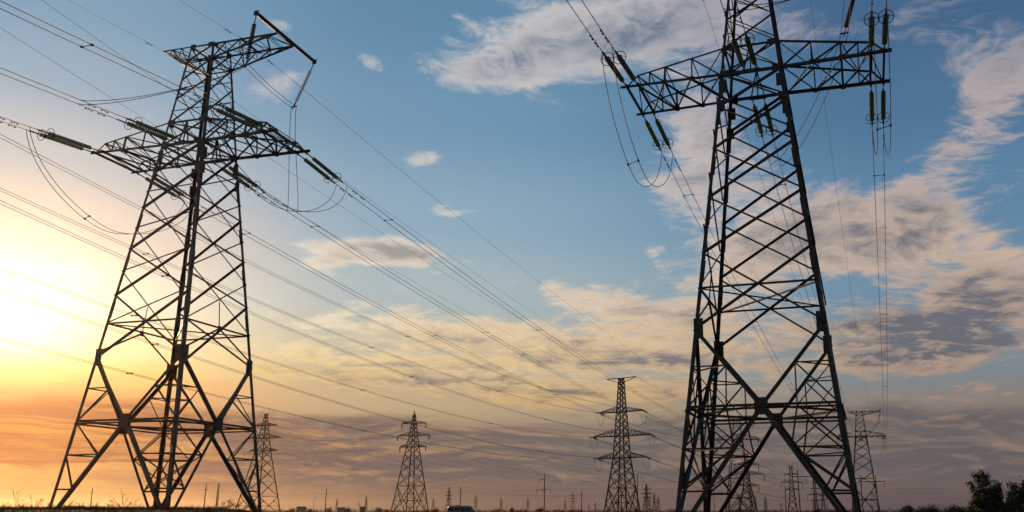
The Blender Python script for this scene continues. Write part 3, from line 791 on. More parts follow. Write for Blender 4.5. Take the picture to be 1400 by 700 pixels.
T5 = dc_tower('lattice_tower', 'three-armed pylon rising right behind the right leg of the glowing left pylon', (p5.x, 262, GZ), -R(25), zz(367, 566, 262),
              [(zz(367, 582, 262), 4.4), (zz(367, 599, 262), 6.3), (zz(367, 616.5, 262), 5.2)], 4.5, 1.5, .22, .11, 5.5, .9)
p6 = at(1019, 600, 345)
T6 = dc_tower('lattice_tower', 'three-armed pylon half hidden behind the single-arm pylon between the legs', (p6.x, 345, GZ), -R(14), zz(1019, 620, 345),
              [(zz(1019, 635, 345), 4.6), (zz(1019, 648.5, 345), 6.6), (zz(1019, 664, 345), 4.4)], 3.6, 1.3, .5, .13, 0, .9, hang=2.6)
p7 = at(1079, 600, 480)
T7 = dc_tower('lattice_tower', 'distant pylon with a flat T top, framed between the legs of the biggest pylon', (p7.x, 480, GZ), -R(8), zz(1079, 637, 480),
              [(zz(1079, 648.5, 480), 3.3), (zz(1079, 659.5, 480), 5.6), (zz(1079, 669.5, 480), 3.6)], 2.4, 1.0, .6, .18, 0, 1.3, hang=3.0, coarse=True)
p8 = at(1110, 600, 640)
T8 = dc_tower('lattice_tower', 'far suspension pylon just right of the wooden portal frame', (p8.x, 640, GZ), -R(8), zz(1110, 659, 640),
              [(zz(1110, 668, 640), 2.6), (zz(1110, 676.5, 640), 5.4), (zz(1110, 684.5, 640), 3.0)], 2.2, 1.0, .6, .24, 0, 1.3, hang=3.0, coarse=True)

# wires of the double-circuit line that passes behind the left pylon
def tipw(p, yaw, a, z): return Vector((p.x + a * math.cos(R(yaw)), p.y - a * math.sin(R(yaw)), z))
T3P = Vector((-41.5, 38.0, 0))
lv = {'top': (zz(850, 563, Y3) + GZ, 5.6, .4, 1.0), 'middle': (zz(850, 596, Y3) + GZ, 7.5, .9, 1.38), 'bottom': (zz(850, 626, Y3) + GZ, 6.2, 1.4, 1.49)}
used3 = 0
for nm, (z, a, _, __) in lv.items():
    e = {'top': .38, 'middle': 1.35, 'bottom': 1.49}[nm]
    for s, sd_ in ((-1, 'left'), (1, 'right')):
        A0 = tipw(p3, YAW3, s * a, z); B0 = Vector((-39.7 + 1.62 * a * s * math.cos(R(-62.1)), 37.6 - 1.62 * a * s * math.sin(R(-62.1)), z + e))
        dd = (B0 - A0).normalized(); perp = Vector((dd.y, -dd.x, 0)).normalized()
        fd = (Vector((150, 620, 12)) - A0).normalized(); fperp = Vector((fd.y, -fd.x, 0)).normalized()
        pr = []
        for k in (-1, 1):
            kn = ('left', 'right')[k > 0]
            ds = Vector((dd.x, dd.y, -.05)); o = place_string(STR, A0 + perp * k * .2, ds, f"{kn} string, camera side, {nm} {sd_} arm, tall three-armed pylon", 'insulator strings on the tall three-armed pylon'); o.scale = (.62,) * 3
            A = A0 + perp * k * .2 + ds.normalized() * (SLEN * .6)
            pts = sagpts(A, B0 + perp * k * .2, 3.35, 80, 0, 1.3)
            w_ = wire(pts, .016, f"{kn} wire, {nm} {sd_} arm of tall three-armed pylon, towards left edge", 'wires from the tall three-armed pylon to the left'); pr.append((pts, w_))
            ds2 = Vector((fd.x, fd.y, -.10)); o = place_string(STR, A0 + fperp * k * .2, ds2, f"{kn} string, far side, {nm} {sd_} arm, tall three-armed pylon", 'insulator strings on the tall three-armed pylon'); o.scale = (.62,) * 3
            A2 = A0 + fperp * k * .2 + ds2.normalized() * (SLEN * .6)
            wire(sagpts(A2, Vector((p7.x + 40 + s * a * .8, 520, z * .72)) + fperp * k * .2, 5.5, 40), .026, f"{kn} wire, {nm} {sd_} arm of tall three-armed pylon, running far right", 'wires from the tall three-armed pylon to the right', n=4)
            m1 = A.lerp(A2, .5) - Vector((0, 0, 2.6)); inw = (A2 - A).normalized()
            pj = hermite(A, inw + Vector((0, 0, -4)), m1, inw * 4, 10)[:-1] + hermite(m1, inw * 4, A2, inw + Vector((0, 0, 4)), 10)
            wire(pj, .022, f"{kn} jumper loop, {nm} {sd_} arm of tall three-armed pylon", 'jumper loops of the tall three-armed pylon', 'jumper_wire', 'jumper wire', 4)
        spacers(pr[0][0], pr[1][0], pr[0][1], (60, 100, 135))
for s, sd_ in ((-1, 'left'), (1, 'right')):
    A = tipw(p3, YAW3, s * 3.6, zz(850, 517, Y3) + GZ); B = Vector((-38 + 7 * s * .5, 37 + 7 * s * .8, A.z + 1.5))
    wire(sagpts(A, B, 2.4, 60, 0, 1.3), .012, f"thin {sd_} earth wire, top of tall three-armed pylon, leftwards", 'earth wires of the tall three-armed pylon', 'earth_wire', 'earth wire', 4)
    wire(sagpts(A, Vector((p7.x + 40 + 5 * s, 520, 26)), 4, 40), .016, f"thin {sd_} earth wire, top of tall three-armed pylon, rightwards", 'earth wires of the tall three-armed pylon', 'earth_wire', 'earth wire', 4)
# wires of the lines further back
def line(name_a, pa, ya, armsa, Bpos, yb, dzs, sag, r, grp, lab, both=(-1, 1), n=4):
    for i, (nm, (z, a)) in enumerate(zip(('top', 'middle', 'bottom'), armsa)):
        for s in both:
            A = Vector((pa.x + s * a * math.cos(R(ya)), pa.y - s * a * math.sin(R(ya)), z + GZ - .3)); B = Vector((Bpos[0] + s * a * math.cos(R(yb)), Bpos[1] - s * a * math.sin(R(yb)), z + GZ + dzs))
            wire(sagpts(A, B, sag, 36), r, f"{lab}, from its {nm} {('left', 'right')[s > 0]} arm", grp, n=n)
A4 = [(zz(565, 579, 270), 4.3), (zz(565, 595.5, 270), 5.6), (zz(565, 611, 270), 4.6)]; A5 = [(zz(367, 582, 262), 4.4), (zz(367, 599, 262), 6.3), (zz(367, 616.5, 262), 5.2)]
line('a', p4, 22, A4, (-215, 190), 20, 1.0, 4.5, .020, 'wires from the lone pylon with the K-braced foot to the left', 'faint wire left of lone K-footed pylon')
line('b', p4, 22, A4, (75, 520), 20, -4, 6.5, .028, 'wires from the lone pylon with the K-braced foot to the right', 'faint wire right of lone K-footed pylon')
line('c', p5, 25, A5, (-230, 215), 20, 1.0, 4.5, .020, 'wires from the pylon behind the right leg to the left', 'faint wire left of pylon behind left tower')
line('d', p5, 25, A5, (30, 560), 20, -5, 7.5, .030, 'wires from the pylon behind the right leg to the right', 'faint wire right of pylon behind left tower')
line('e', p7, 8, [(zz(1079, 648.5, 480) - 3, 3.3), (zz(1079, 659.5, 480) - 3, 5.6), (zz(1079, 669.5, 480) - 3, 3.6)], (p6.x - 20, 300), 8, -1, 5.0, .03, 'wires of the distant suspension pylon', 'sagging wire of flat-topped distant pylon', n=4)

# ------------------------------------------------------------------ far small pylons along the horizon
S0 = None
far_py = [(460, 682, 'small far pylon right of the thick pole and left of the lone K-footed pylon'), (490.5, 686, 'smallest of the far pylons left of the lone K-footed pylon'), (500, 679, 'tallest of the three far pylons left of the lone K-footed pylon'),
          (592, 682, 'small far pylon just right of the foot of the lone K-footed pylon'), (613, 668, 'far three-armed pylon directly left of the minibus roof'), (650, 678, 'far pylon rising right behind the nose of the minibus'),
          (685, 681, 'far pylon halfway between the minibus and the thick armed pole'), (721.6, 681.5, 'far pylon a little left of the thick armed pole'), (772.6, 684, 'small faint far pylon right of the thick armed pole'),
          (783, 674, 'dark far pylon left of the tall three-armed pylon'), (814, 686.5, 'faint tiny pylon just left of the foot of the tall three-armed pylon'), (884, 664, 'slender far pylon right of the tall three-armed pylon, tallest there'),
          (894.5, 675, 'far pylon between the slender one and the left leg of the biggest pylon'), (900, 680, 'small far pylon nearest to the left leg of the biggest pylon'), (1011, 677, 'small far pylon seen through the foot of the single-arm pylon between the legs'),
          (1033, 678, 'small far pylon right of the foot of the single-arm pylon between the legs'), (1047, 680, 'small far pylon left of the distant suspension pylon with the flat T top'), (1068, 687, 'tiny far pylon at the left foot of the distant suspension pylon'),
          (1126, 668.6, 'far pylon between the portal frame and the right leg of the biggest pylon'), (1276, 689, 'tiny lone pylon on the horizon left of the leafy trees'), (805, 689, 'very faint tiny pylon right of the dark far pylon'), (839, 690, 'tiny pylon seen through the foot of the tall three-armed pylon')]
for i, (x, y, lab) in enumerate(far_py):
    Hs = 25.0; Y = (Hs + GZ) * FPX / (697.4 - y) / 1.0
    if Y > 2300: Hs = 25 * 2300 / Y; Y = 2300
    p = at(x, 697, Y); k = random.uniform(.92, 1.08)
    if S0 is None:
        S0 = dc_tower('lattice_tower', lab, (p.x, Y, GZ), -R(12), 25.0, [(20.5, 3.8), (16.5, 5.8), (12.8, 4.4)], 2.8, 1.1, .3, .22, 0, 0, 'small pylons along the horizon', coarse=True); continue
    o = copy_tree(S0, lab, (p.x, Y, GZ), -R(random.choice((-20, 0, 12, 25, 38)))); s_ = Hs / 25.0; o.scale = (s_ * k, s_ * k, s_)

# ------------------------------------------------------------------ poles
def pole(label, px, py, H, w_, kind='plain', group=None, name='utility_pole', cat='pole', lean=0.0):
    Y = (H + GZ) * FPX / (697.4 - py); p = at(px, 697, Y); t = thing(name, label, cat, (p.x, Y, GZ), 0, group)
    m = MB(); m.tube([(0, 0, 0), (lean * .5, 0, H * .5), (lean, 0, H)], w_ * 1.15 / 2, 8, w_ * .75 / 2); m.build('post', DARKPOLE, t)
    if kind == 'pins':
        m = MB(); m.tube([(lean, -.05, H - .1), (lean, 0, H + .32)], .05, 6); m.build('top_insulator', FIT, t)
        for s in (-1, 1):
            m = MB(); m.tube([(lean, 0, H - 1.9), (lean + s * .35, 0, H - 1.95), (lean + s * .55, 0, H - 1.7)], .05, 6); m.lathe((lean + s * .55, 0, H - 1.75), (0, 0, 1), [(0, .05), (.04, .10), (.2, .08), (.24, .02)], 8); m.build('side_insulator', FIT, t)
    if kind == 'arms':
        for (z, a, s, hg) in ((H - 2.6, 2.8, -1, 1), (H - 7.6, 4.0, -1, 1), (H - 7.4, 3.1, 1, 1)):
            m = MB(); m.box((0, 0, z - .5), (s * 1.6, 0, z), .16, .14); m.box((0, 0, z), (s * a, 0, z + .12), .14, .12); ar = m.build('bracket_arm', FARSTEEL, t)
            m = MB(); m.lathe((s * a, 0, z), (0, 0, -1), [(0, .05), (.2, .12), (1.9, .12), (2.1, .04)], 6); m.build('insulator_string', FIT, ar)
    if kind == 'arm1':
        m = MB(); m.box((0, 0, H - 2.2), (2.8, 0, H - 2.0), .16, .14); ar = m.build('bracket_arm', FARSTEEL, t)
        m = MB(); m.lathe((2.8, 0, H - 2.1), (0, 0, -1), [(0, .05), (.2, .12), (1.7, .12), (1.9, .04)], 6); m.build('insulator_string', FIT, ar)
    if kind == 'lamp':
        m = MB(); m.tube([(0, 0, H - .1), (.15, 0, H + .25), (.7, 0, H + .4)], .06, 6); m.build('lamp_arm', DARKPOLE, t)
        m = MB(); m.box((.6, 0, H + .38), (1.3, 0, H + .46), .3, .16); m.build('lamp_head', FIT, t)
    return p, Y
dist = []
for (x, y, lab, kd) in ((123, 668.5, 'thin utility pole with pin insulators seen between the left pylon foot braces', 'pins'), (278.6, 663.5, 'dark utility pole just left of the smoking chimney', 'pins'), (444.5, 670, 'thick dark pole with two side insulators right of the left pylon', 'pins'), (629, 668, 'dark pole with two side insulators rising behind the minibus', 'pins'), (795, 672, 'thick short pole left of the tall three-armed pylon', 'pins')):
    dist.append(pole(lab, x, y, 9.5, .34, kd, 'poles of the low distribution line'))
for i in range(len(dist) - 1):
    (pa, Ya), (pb, Yb) = dist[i], dist[i + 1]
    for dz, dx, nm in ((9.8, 0, 'upper'), (7.9, .55, 'lower')):
        wire(sagpts((pa.x + dx, Ya, GZ + dz), (pb.x + dx, Yb, GZ + dz), .9, 20), .022, f"{nm} faint wire of the low pole line, {['left of the chimney', 'between chimney and thick pole', 'between thick pole and minibus', 'right of the minibus'][i]}", 'wires of the low distribution line', n=4)
(pa, Ya) = dist[0]
for dz, dx, nm in ((9.8, 0, 'upper'), (7.9, -.55, 'lower')): wire(sagpts((pa.x + dx, Ya, GZ + dz), (pa.x - 130, Ya + 5, GZ + dz), .8, 16), .022, f"{nm} faint wire of the low pole line running out at the left photo edge", 'wires of the low distribution line', n=4)
pole('slim lamp post between the left pylon and the thick pole', 428.5, 682, 8, .2, 'lamp', name='lamp_post', cat='lamp post')
pole('tall thick steel pole with bracket arms and hanging insulators', 744, 650, 19, .5, 'arms')
pole('tall pole with a bracket arm standing behind the foot of the tall three-armed pylon', 872, 649, 18, .42, 'arm1')
pole('tall dark pole seen through the foot of the tall three-armed pylon', 849.5, 650, 18, .42)
pole('plain pole right of the tall three-armed pylon', 889, 667, 13, .35)
pole('plain pole seen just inside the left leg of the biggest pylon', 976.6, 670, 13, .35)
pole('thick dark pole left of the distant suspension pylon', 1074.7, 667, 12, .5)
pole('slim pole right of the portal frame', 1131.5, 673, 13, .35)
for (x, y, lab) in ((670, 693, 'first'), (673.5, 690.5, 'second'), (678.5, 690, 'third'), (687, 691, 'fourth'), (692, 690, 'fifth'), (698.5, 689, 'sixth'), (716, 693, 'seventh'), (736, 692.5, 'eighth'), (741, 692.5, 'ninth'), (747, 692.5, 'tenth'), (758, 691.5, 'eleventh'), (802, 694, 'twelfth'), (807, 695, 'thirteenth')):
    pole(f'tiny far pole, {lab} to the right of the minibus', x, y, 11, .45, group='tiny far poles right of the minibus')
def portal(label, x1, x2, ytop, ybeam, H, xb0, xb1, hangs):
    Y = (H + GZ) * FPX / (697.4 - ytop); p = at(x1, 697, Y); t = thing('portal_frame', label, 'portal frame', (p.x, Y, GZ))
    k = Y / FPX * .973; zb = (697.4 - ybeam) * Y / FPX - GZ
    for x, h in ((x1, H), (x2, H * .95)): m = MB(); m.tube([(0 + (x - x1) * k, 0, 0), ((x - x1) * k - .3, 0, h)], .26, 8, .17); m.build('post', DARKPOLE, t)
    m = MB(); m.box(((xb0 - x1) * k, 0, zb), ((xb1 - x1) * k, 0, zb), .28, .22); bm_ = m.build('crossbeam', FARSTEEL, t)
    for x in hangs: m = MB(); m.lathe(((x - x1) * k, 0, zb), (0, 0, -1), [(0, .05), (.15, .14), (2.2, .14), (2.4, .04)], 6); m.build('insulator_string', FIT, bm_)
    return p, Y, zb
portal('portal frame of two posts and a crossbeam right of the distant suspension pylon', 1094, 1115, 645, 653.5, 16, 1085, 1115, (1085.5, 1104, 1114.5))
pr_, Yr_, zr_ = portal('portal frame at the foot of the distant pylon right of the biggest one', 1201, 1180, 652, 660, 16, 1180, 1212.5, (1180.5, 1196, 1212))
for i, (y0, y1, x0) in enumerate(((673, 659, 1212), (668, 653, 1212))):
    a = at(x0, y0, Yr_); b = at(1560, y1, Yr_ * .8)
    wire(sagpts(a, b, 1.2, 24), .03, f"{('lower', 'upper')[i]} of the two faint wires running right above the leafy trees", 'faint wires above the leafy trees', n=4)

# ------------------------------------------------------------------ chimney, smoke, buildings
p = at(295.7, 697, 1000); t = thing('chimney', 'tall pale factory chimney with a plume of smoke on the horizon', 'chimney', (p.x, 1000, GZ))
HC = (697.4 - 662) * 1000 / FPX - GZ
m = MB(); m.lathe((0, 0, 0), (0, 0, 1), [(0, 1.6), (HC * .5, 1.25), (HC - 2, .95), (HC - 2, 1.1), (HC, 1.1), (HC, .8), (HC - 1, .7)], 16); m.build('shaft', BRICK, t, True)
m = MB(); m.torus((0, 0, HC * .7), (0, 0, 1), 1.5, .12, 16); m.build('gallery', FIT, t)
def smoke():
    bm = bmesh.new(); random.seed(3)
    for i in range(26):
        u = i / 25; c = Vector((p.x - u * 20 - random.uniform(0, 1.5), 1000 + random.uniform(-1.2, 1.2), GZ + HC + .5 + 3.2 * math.sin(u * 2.2) + random.uniform(-.5, .5) + u * 1.5))
        bmesh.ops.create_icosphere(bm, subdivisions=2, radius=.7 + 1.3 * u * random.uniform(.7, 1.2), matrix=Matrix.Translation(c) @ Matrix.Diagonal((1.5, 1, .62, 1)))
    for v in bm.verts: v.co += noise.noise_vector(v.co * .5) * .8
    me = bpy.data.meshes.new('smoke'); bm.to_mesh(me); bm.free(); o = bpy.data.objects.new('smoke', me); COL.objects.link(o)
    mt = bpy.data.materials.new('smoke_volume'); mt.use_nodes = True; n, l = mt.node_tree.nodes, mt.node_tree.links; n.clear()
    v = n.new('ShaderNodeVolumePrincipled'); v.inputs['Color'].default_value = (.35, .30, .30, 1); v.inputs['Density'].default_value = .10; out = n.new('ShaderNodeOutputMaterial'); l.new(v.outputs[0], out.inputs['Volume'])
    me.materials.append(mt); tag(o, 'thin grey smoke drifting left from the factory chimney', 'smoke', kind='stuff')
smoke()
def building(label, px, Y, wd, dp, h, flat=True, mat_=None, chim=False):
    p = at(px, 697, Y); t = thing('building', label, 'building', (p.x, Y, GZ)); m = MB()
    m.cube((0, 0, h / 2), wd, dp, h); wl = m.build('wall', mat_ or WALLW, t)
    m = MB()
    if flat: m.cube((0, 0, h + .2), wd + .5, dp + .5, .4)
    else:
        m.v += [Vector(v) for v in ((-wd / 2 - .4, -dp / 2 - .4, h), (wd / 2 + .4, -dp / 2 - .4, h), (wd / 2 + .4, dp / 2 + .4, h), (-wd / 2 - .4, dp / 2 + .4, h), (-wd / 2 - .4, 0, h * 1.45), (wd / 2 + .4, 0, h * 1.45))]
        m.f += [(0, 1, 5, 4), (2, 3, 4, 5), (0, 4, 3), (1, 2, 5), (0, 3, 2, 1)]
    m.build('roof', ROOFD, t)
    n = max(2, int(wd / 5)); 
    for i in range(n):
        m = MB(); x = -wd / 2 + wd * (i + .5) / n; m.box((x, -dp / 2 - .04, h * .55), (x, -dp / 2 + .04, h * .55), wd / n * .5, h * .3, Vector((1, 0, 0))); m.build('window', WINDOW, t)
building('pale flat factory building at the foot of the smoking chimney', 298, 1150, 20, 14, 6.0)
building('pale low shed on the horizon right of the left-most utility pole', 133, 620, 6.5, 6, 3.6)
building('dark low house with a pitched roof on the horizon left of the slim lamp post', 412, 560, 4.6, 5, 2.6, False)
building('pale low building behind trees right of the thick dark pole', 466.5, 620, 4.2, 5, 3.0, True)
building('small dark house between the two right-hand far pylons left of the lone pylon', 496, 640, 3.0, 4, 2.8, False, BRICK)
building('low wide shed on the horizon below the left pylon, left side', 96, 900, 26, 10, 4.2, False)

# ------------------------------------------------------------------ minibus
def minibus():
    Y = 176.; p = at(634, 697, Y); t = thing('minibus', 'pale blue minibus with dark side windows driving right along the horizon', 'minibus', (p.x, Y, GZ))
    L, W = 6.0, 2.0
    prof = [(-2.98, .42), (-3.0, 1.0), (-2.97, 2.05), (-2.88, 2.28), (-2.7, 2.36), (0.9, 2.38), (1.35, 2.34), (1.72, 2.16), (2.22, 1.52), (2.36, 1.36), (2.82, 1.16), (2.98, .98), (3.02, .55), (2.96, .38)]
    bm = bmesh.new(); ys = (-1, -.96, -.9, .9, .96, 1); sc = (0.975, .99, 1, 1, .99, .975); rows = []
    for y, k in zip(ys, sc):
        rows.append([bm.verts.new((x * (1 if abs(x) < 2.5 else (1 if k == 1 else .993)), y * W / 2 * (1 - .07 * max(0, (z - 1.1) / 1.25)), .4 + (z - .4) * k)) for x, z in prof])
    n = len(prof)
    for a, b in zip(rows[:-1], rows[1:]):
        for i in range(n): bm.faces.new((a[i], a[(i + 1) % n], b[(i + 1) % n], b[i]))
    bm.faces.new(rows[0][::-1]); bm.faces.new(rows[-1])
    me = bpy.data.meshes.new('body'); bmesh.ops.recalc_face_normals(bm, faces=bm.faces); bm.to_mesh(me); bm.free(); me.materials.append(PAINT)
    b = bpy.data.objects.new('body', me); COL.objects.link(b); b.parent = t
    def side(z): return W / 2 * (1 - .07 * max(0, (z - 1.1) / 1.25)) * 1.0 + .012
    for s in (-1, 1):
        for x0, x1, x2 in ((-2.84, -1.78, -1.78), (-1.66, -.62, -.62), (-.48, .42, .42), (.62, 1.62, 1.26)):
            z0, z1 = 1.30, 2.02; m = MB(); y0, y1 = s * side(z0), s * side(z1)
            m.v += [Vector(v) for v in ((x0, y0, z0), (x1, y0, z0), (x2, y1, z1), (x0, y1, z1), (x0, y0 - s * .03, z0), (x1, y0 - s * .03, z0), (x2, y1 - s * .03, z1), (x0, y1 - s * .03, z1))]
            m.f += [(0, 1, 2, 3), (7, 6, 5, 4), (0, 4, 5, 1), (1, 5, 6, 2), (2, 6, 7, 3), (3, 7, 4, 0)]; m.build('side_window', WINDOW, t)
        m = MB(); m.box((1.75, s * 1.0, 1.35), (1.75, s * 1.24, 1.42), .08, .05); m.box((1.75, s * 1.18, 1.2), (1.75, s * 1.18, 1.62), .18, .1, Vector((0, 1, 0))); m.build('mirror', RUBBER, t)
        m = MB(); m.box((2.80, s * .72, .98), (3.0, s * .74, .86), .34, .2); m.build('headlight', LAMPG, t)
        for x in (-1.85, 1.9):
            wv = MB(); wv.lathe((x, s * 1.0 - s * .24, .34), (0, s, 0), [(0, .0), (0, .30), (.02, .34), (.22, .34), (.25, .30), (.25, .2)], 20); wh = wv.build('wheel', RUBBER, t, True)
            m = MB(); m.lathe((x, s * 1.0 - s * .02, .34), (0, s, 0), [(0, .21), (.02, .2), (.0, .08), (.03, .07), (.03, 0)], 14); m.build('rim', RIM, wh)
        m = MB(); m.box((-2.98, s * .84, .95), (-2.98, s * .84, 1.35), .14, .08, Vector((0, 1, 0))); m.build('tail_light', BRICK, t)
    m = MB(); m.v += [Vector(v) for v in ((1.745, -.86, 2.13), (1.745, .86, 2.13), (2.235, .92, 1.535), (2.235, -.92, 1.535), (1.71, -.86, 2.11), (1.71, .86, 2.11), (2.20, .92, 1.515), (2.20, -.92, 1.515))]
    m.f += [(0, 1, 2, 3), (7, 6, 5, 4), (0, 4, 5, 1), (1, 5, 6, 2), (2, 6, 7, 3), (3, 7, 4, 0)]; m.build('windscreen', WINDOW, t)
    m = MB(); m.box((2.95, 0, .46), (3.06, 0, .46), 1.9, .2); m.build('bumper', RUBBER, t)
    m = MB(); m.cube((-1.2, 0, 2.42), 1.0, .8, .12); m.build('roof_hatch', PAINT, t)
minibus()

# ------------------------------------------------------------------ trees and bushes
def leaf_tree(name, label, cat, loc, H, R_, nl, leaf, seed, shoots=9, trunk_h=.3, mat_=LEAF, group=None, base=.12):
    rn = random.Random(seed); t = thing(name, label, cat, loc, 0, group); br = MB(); lf = MB()
    def leaf_at(c, sz):
        d = Vector((rn.gauss(0, 1), rn.gauss(0, 1), rn.gauss(0, .8))).normalized(); e = d.orthogonal().normalized(); e = (e + d.cross(e) * rn.uniform(-1, 1)).normalized(); f = d.cross(e)
        b = len(lf.v); l_ = sz * rn.uniform(.7, 1.3); w2 = l_ * .38
        lf.v.extend([c, c + e * l_ * .5 + f * w2, c + e * l_, c + e * l_ * .5 - f * w2]); lf.f.append((b, b + 1, b + 2, b + 3))
    base_ = Vector((0, 0, 0)); top = Vector((rn.uniform(-.1, .1), 0, H * trunk_h)); br.tube([base_, top * .5, top], H * .022, 7, H * .015)
    tips = []
    for i in range(shoots):
        a = 2 * math.pi * (i + rn.uniform(-.3, .3)) / shoots; rr = R_ * rn.uniform(.15, .92); hh = H * rn.uniform(.60, 1.0) * (1 - .34 * (rr / R_) ** 2)
        e = Vector((math.cos(a) * rr, math.sin(a) * rr, hh)); mid = top.lerp(e, .45) + Vector((math.cos(a), math.sin(a), -.2)) * R_ * .18
        pts = [top * rn.uniform(.7, 1), mid, mid.lerp(e, .55) + Vector((rn.gauss(0, .04), rn.gauss(0, .04), 0)) * H, e]; br.tube(pts, H * .010, 5, H * .003); tips.append(pts)
    per = nl // shoots
    for pts in tips:
        subs = []
        for j in range(7):
            u = rn.uniform(.12, 1) * 2.999; k = int(u); o = pts[k].lerp(pts[k + 1], u - k); dr = Vector((rn.gauss(0, 1), rn.gauss(0, 1), rn.gauss(1.0, .6))).normalized() * R_ * rn.uniform(.14, .42)
            br.tube([o, o + dr], H * .003, 4, H * .0012); subs.append((o, o + dr))
        subs.append((pts[2], pts[3] + Vector((0, 0, H * .03))))
        for j in range(per):
            a, b = rn.choice(subs); c = a.lerp(b, rn.uniform(.1, 1.05)); s = R_ * base
            leaf_at(c + Vector((rn.gauss(0, s), rn.gauss(0, s), rn.gauss(0, s * .8))), leaf)
    br.build('trunk', BARK, t); lf.build('crown', mat_, t)
    return t
def on(px, Y): p = at(px, 697, Y); return (p.x, Y, ground_z(p.x, Y))
leaf_tree('leafy_tree', 'leafy young tree with upright shoots, tallest at the lower right corner', 'tree', on(1350, 60), 4.0, 1.28, 13000, .10, 5, 17, .2, base=.075)
leaf_tree('leafy_tree', 'leafy tree cut by the right photo edge', 'tree', on(1401, 58), 3.5, 1.45, 14000, .10, 12, 17, .2, base=.08)
leaf_tree('leafy_tree', 'lower leafy tree filling the gap between the two corner trees', 'tree', on(1379, 63), 2.75, 1.0, 8000, .10, 23, 9, .2, base=.16)
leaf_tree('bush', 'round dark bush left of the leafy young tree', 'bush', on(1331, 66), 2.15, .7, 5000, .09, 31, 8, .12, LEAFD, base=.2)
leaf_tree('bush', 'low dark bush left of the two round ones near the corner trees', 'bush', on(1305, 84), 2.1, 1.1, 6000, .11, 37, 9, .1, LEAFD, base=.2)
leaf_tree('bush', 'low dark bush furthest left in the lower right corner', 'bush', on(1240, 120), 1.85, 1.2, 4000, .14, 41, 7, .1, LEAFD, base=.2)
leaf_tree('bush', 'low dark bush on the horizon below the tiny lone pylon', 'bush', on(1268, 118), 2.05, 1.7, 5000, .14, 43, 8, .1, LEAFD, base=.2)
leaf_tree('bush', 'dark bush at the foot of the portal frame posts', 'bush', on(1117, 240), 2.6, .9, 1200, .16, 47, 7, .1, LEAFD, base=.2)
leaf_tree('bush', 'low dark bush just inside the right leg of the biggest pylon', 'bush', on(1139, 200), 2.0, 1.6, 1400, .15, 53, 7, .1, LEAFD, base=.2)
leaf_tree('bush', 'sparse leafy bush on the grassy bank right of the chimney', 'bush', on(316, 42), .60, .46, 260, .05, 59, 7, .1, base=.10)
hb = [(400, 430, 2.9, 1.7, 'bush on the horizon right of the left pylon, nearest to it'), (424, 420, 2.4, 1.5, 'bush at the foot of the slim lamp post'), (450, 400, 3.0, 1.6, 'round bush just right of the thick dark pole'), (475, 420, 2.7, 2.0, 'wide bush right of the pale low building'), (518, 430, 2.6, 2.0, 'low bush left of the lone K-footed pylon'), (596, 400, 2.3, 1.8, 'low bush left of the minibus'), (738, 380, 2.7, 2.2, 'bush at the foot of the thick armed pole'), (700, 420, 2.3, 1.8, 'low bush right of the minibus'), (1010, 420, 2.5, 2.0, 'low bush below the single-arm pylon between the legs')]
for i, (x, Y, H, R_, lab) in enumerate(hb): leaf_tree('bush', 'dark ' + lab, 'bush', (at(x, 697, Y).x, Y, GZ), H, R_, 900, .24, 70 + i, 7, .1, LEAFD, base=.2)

# far hedge line: nobody could count its bushes
def far_scrub():
    rn = random.Random(5); m = MB()
    x = -620.
    while x < 900:
        Y = rn.uniform(560, 760); w_ = rn.uniform(3, 9); h = rn.uniform(1.4, 2.5) * (1.35 if rn.random() < .15 else 1)
        for j in range(70):
            a = rn.uniform(-1, 1); hh = h * (1 - a * a * .6) * rn.uniform(.1, 1); c = Vector((x + a * w_, Y + rn.gauss(0, 1.5), GZ + hh)); s = rn.uniform(.25, .55)
            d = Vector((rn.gauss(0, 1), rn.gauss(0, 1), rn.gauss(0, 1))).normalized(); e = d.orthogonal().normalized(); f = d.cross(e); b = len(m.v)
            m.v.extend([c - e * s, c + f * s * .7, c + e * s, c - f * s * .7]); m.f.append((b, b + 1, b + 2, b + 3))
        x += w_ * rn.uniform(.5, 1.1)
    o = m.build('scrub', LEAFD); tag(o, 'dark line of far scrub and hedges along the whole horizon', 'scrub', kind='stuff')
far_scrub()

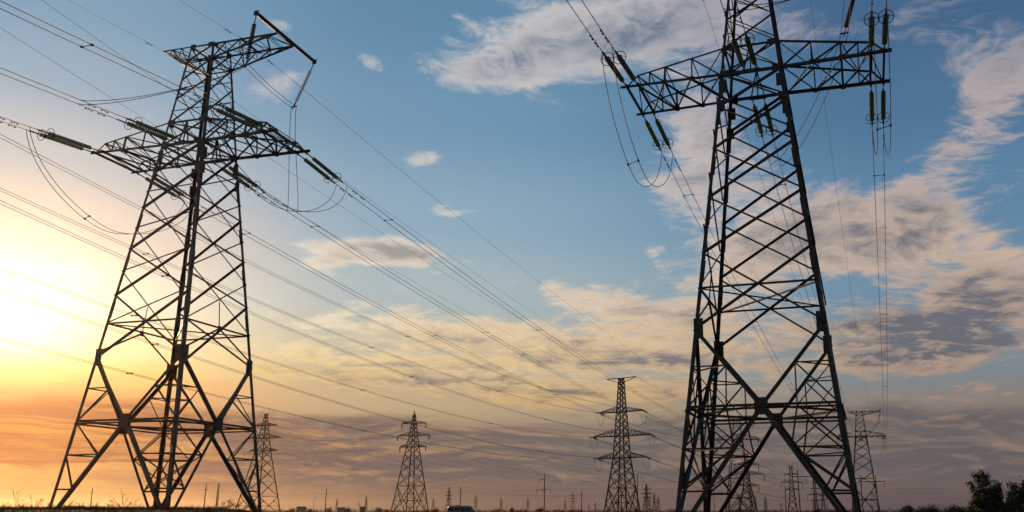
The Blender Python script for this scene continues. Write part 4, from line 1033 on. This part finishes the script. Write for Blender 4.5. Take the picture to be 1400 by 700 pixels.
# grass on the bank
def grass():
    rn = random.Random(9); m = MB()
    for i in range(42000):
        Y = rn.uniform(22, 50); px = rn.uniform(-60, 560); x = at(px, 697, Y).x; z = ground_z(x, Y)
        if z < -.9: continue
        h = rn.uniform(.05, .15) * (1.6 if rn.random() < .06 else 1); a = rn.uniform(0, 6.28); w_ = rn.uniform(.006, .014); b = len(m.v)
        lx, ly = rn.gauss(0, .04), rn.gauss(0, .04)
        m.v.extend([Vector((x - w_ * math.cos(a), Y - w_ * math.sin(a), z - .02)), Vector((x + w_ * math.cos(a), Y + w_ * math.sin(a), z - .02)), Vector((x + lx, Y + ly, z + h))]); m.f.append((b, b + 1, b + 2))
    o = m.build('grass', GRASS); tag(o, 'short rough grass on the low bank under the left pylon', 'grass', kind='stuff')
grass()
def dry_weed(label, px, Y, H, seed, n=7, spread=.6):
    rn = random.Random(seed); p = on(px, Y); m = MB(); H *= .82
    for i in range(n):
        d = Vector((rn.gauss(0, spread), rn.gauss(0, spread * .5), 1)).normalized(); L = H * rn.uniform(.55, 1.05); pts = [Vector((0, 0, 0)), d * L * .5, d * L + Vector((d.x * .12, 0, -.03)) * H]; m.tube(pts, .008, 4, .003)
        for j in range(6):
            u = rn.uniform(.3, 1); o = d * L * u; e = (d + Vector((rn.gauss(0, .7), rn.gauss(0, .4), rn.gauss(.1, .3)))).normalized(); l2 = L * rn.uniform(.10, .34); m.tube([o, o + e * l2], .005, 4, .002)
            for q in range(2): e2 = (e + Vector((rn.gauss(0, .7), 0, rn.gauss(.1, .4)))).normalized(); m.tube([o + e * l2 * .6, o + e * l2 * .6 + e2 * l2 * .6], .004, 3, .002)
    o = m.build('dry_weed', TWIG); o.location = (p[0], p[1], p[2] - .03); tag(o, label, 'weed', 'dry weeds on the grassy bank')
dry_weed('dry weed stalks at the far left photo edge', 4, 38, .45, 1, 6)
dry_weed('tall leaning dry stalk left of the left pylon foot', 22, 36, .95, 2, 3, .25)
dry_weed('dry branching weed just left of the left pylon foot', 46, 40, .75, 3, 8, .5)
dry_weed('dry weed right of the left-most leg foot', 92, 40, .6, 4, 7, .5)
dry_weed('dry weed in front of the left-most utility pole', 112, 39, .45, 5, 6, .6)
dry_weed('dry weed right of the left-most utility pole', 130, 41, .5, 6, 7, .6)
dry_weed('large spreading dry weed between the left-most pole and the middle legs', 168, 38, .85, 7, 9, .75)
dry_weed('small dry weed beside the middle legs of the left pylon', 186, 40, .5, 8, 6, .6)
dry_weed('low dry weed between the two leg feet left of the chimney', 262, 41, .25, 9, 5, .6)

for i, (x, h, l) in enumerate(((66, .4, 'thin dry weed right behind the left-most leg foot'), (148, .35, 'short dry weed in front of the pale low shed'), (205, .3, 'low dry weed between the middle leg feet'), (286, .3, 'low dry weed between utility pole and chimney'), (334, .35, 'dry weed left of the right-most leg foot'), (30, .5, 'dry branching weed beside the tall leaning stalk'), (14, .35, 'low dry weed left of the tall leaning stalk'))):
    dry_weed(l, x, 34 + i, h, 20 + i, 8, .7)
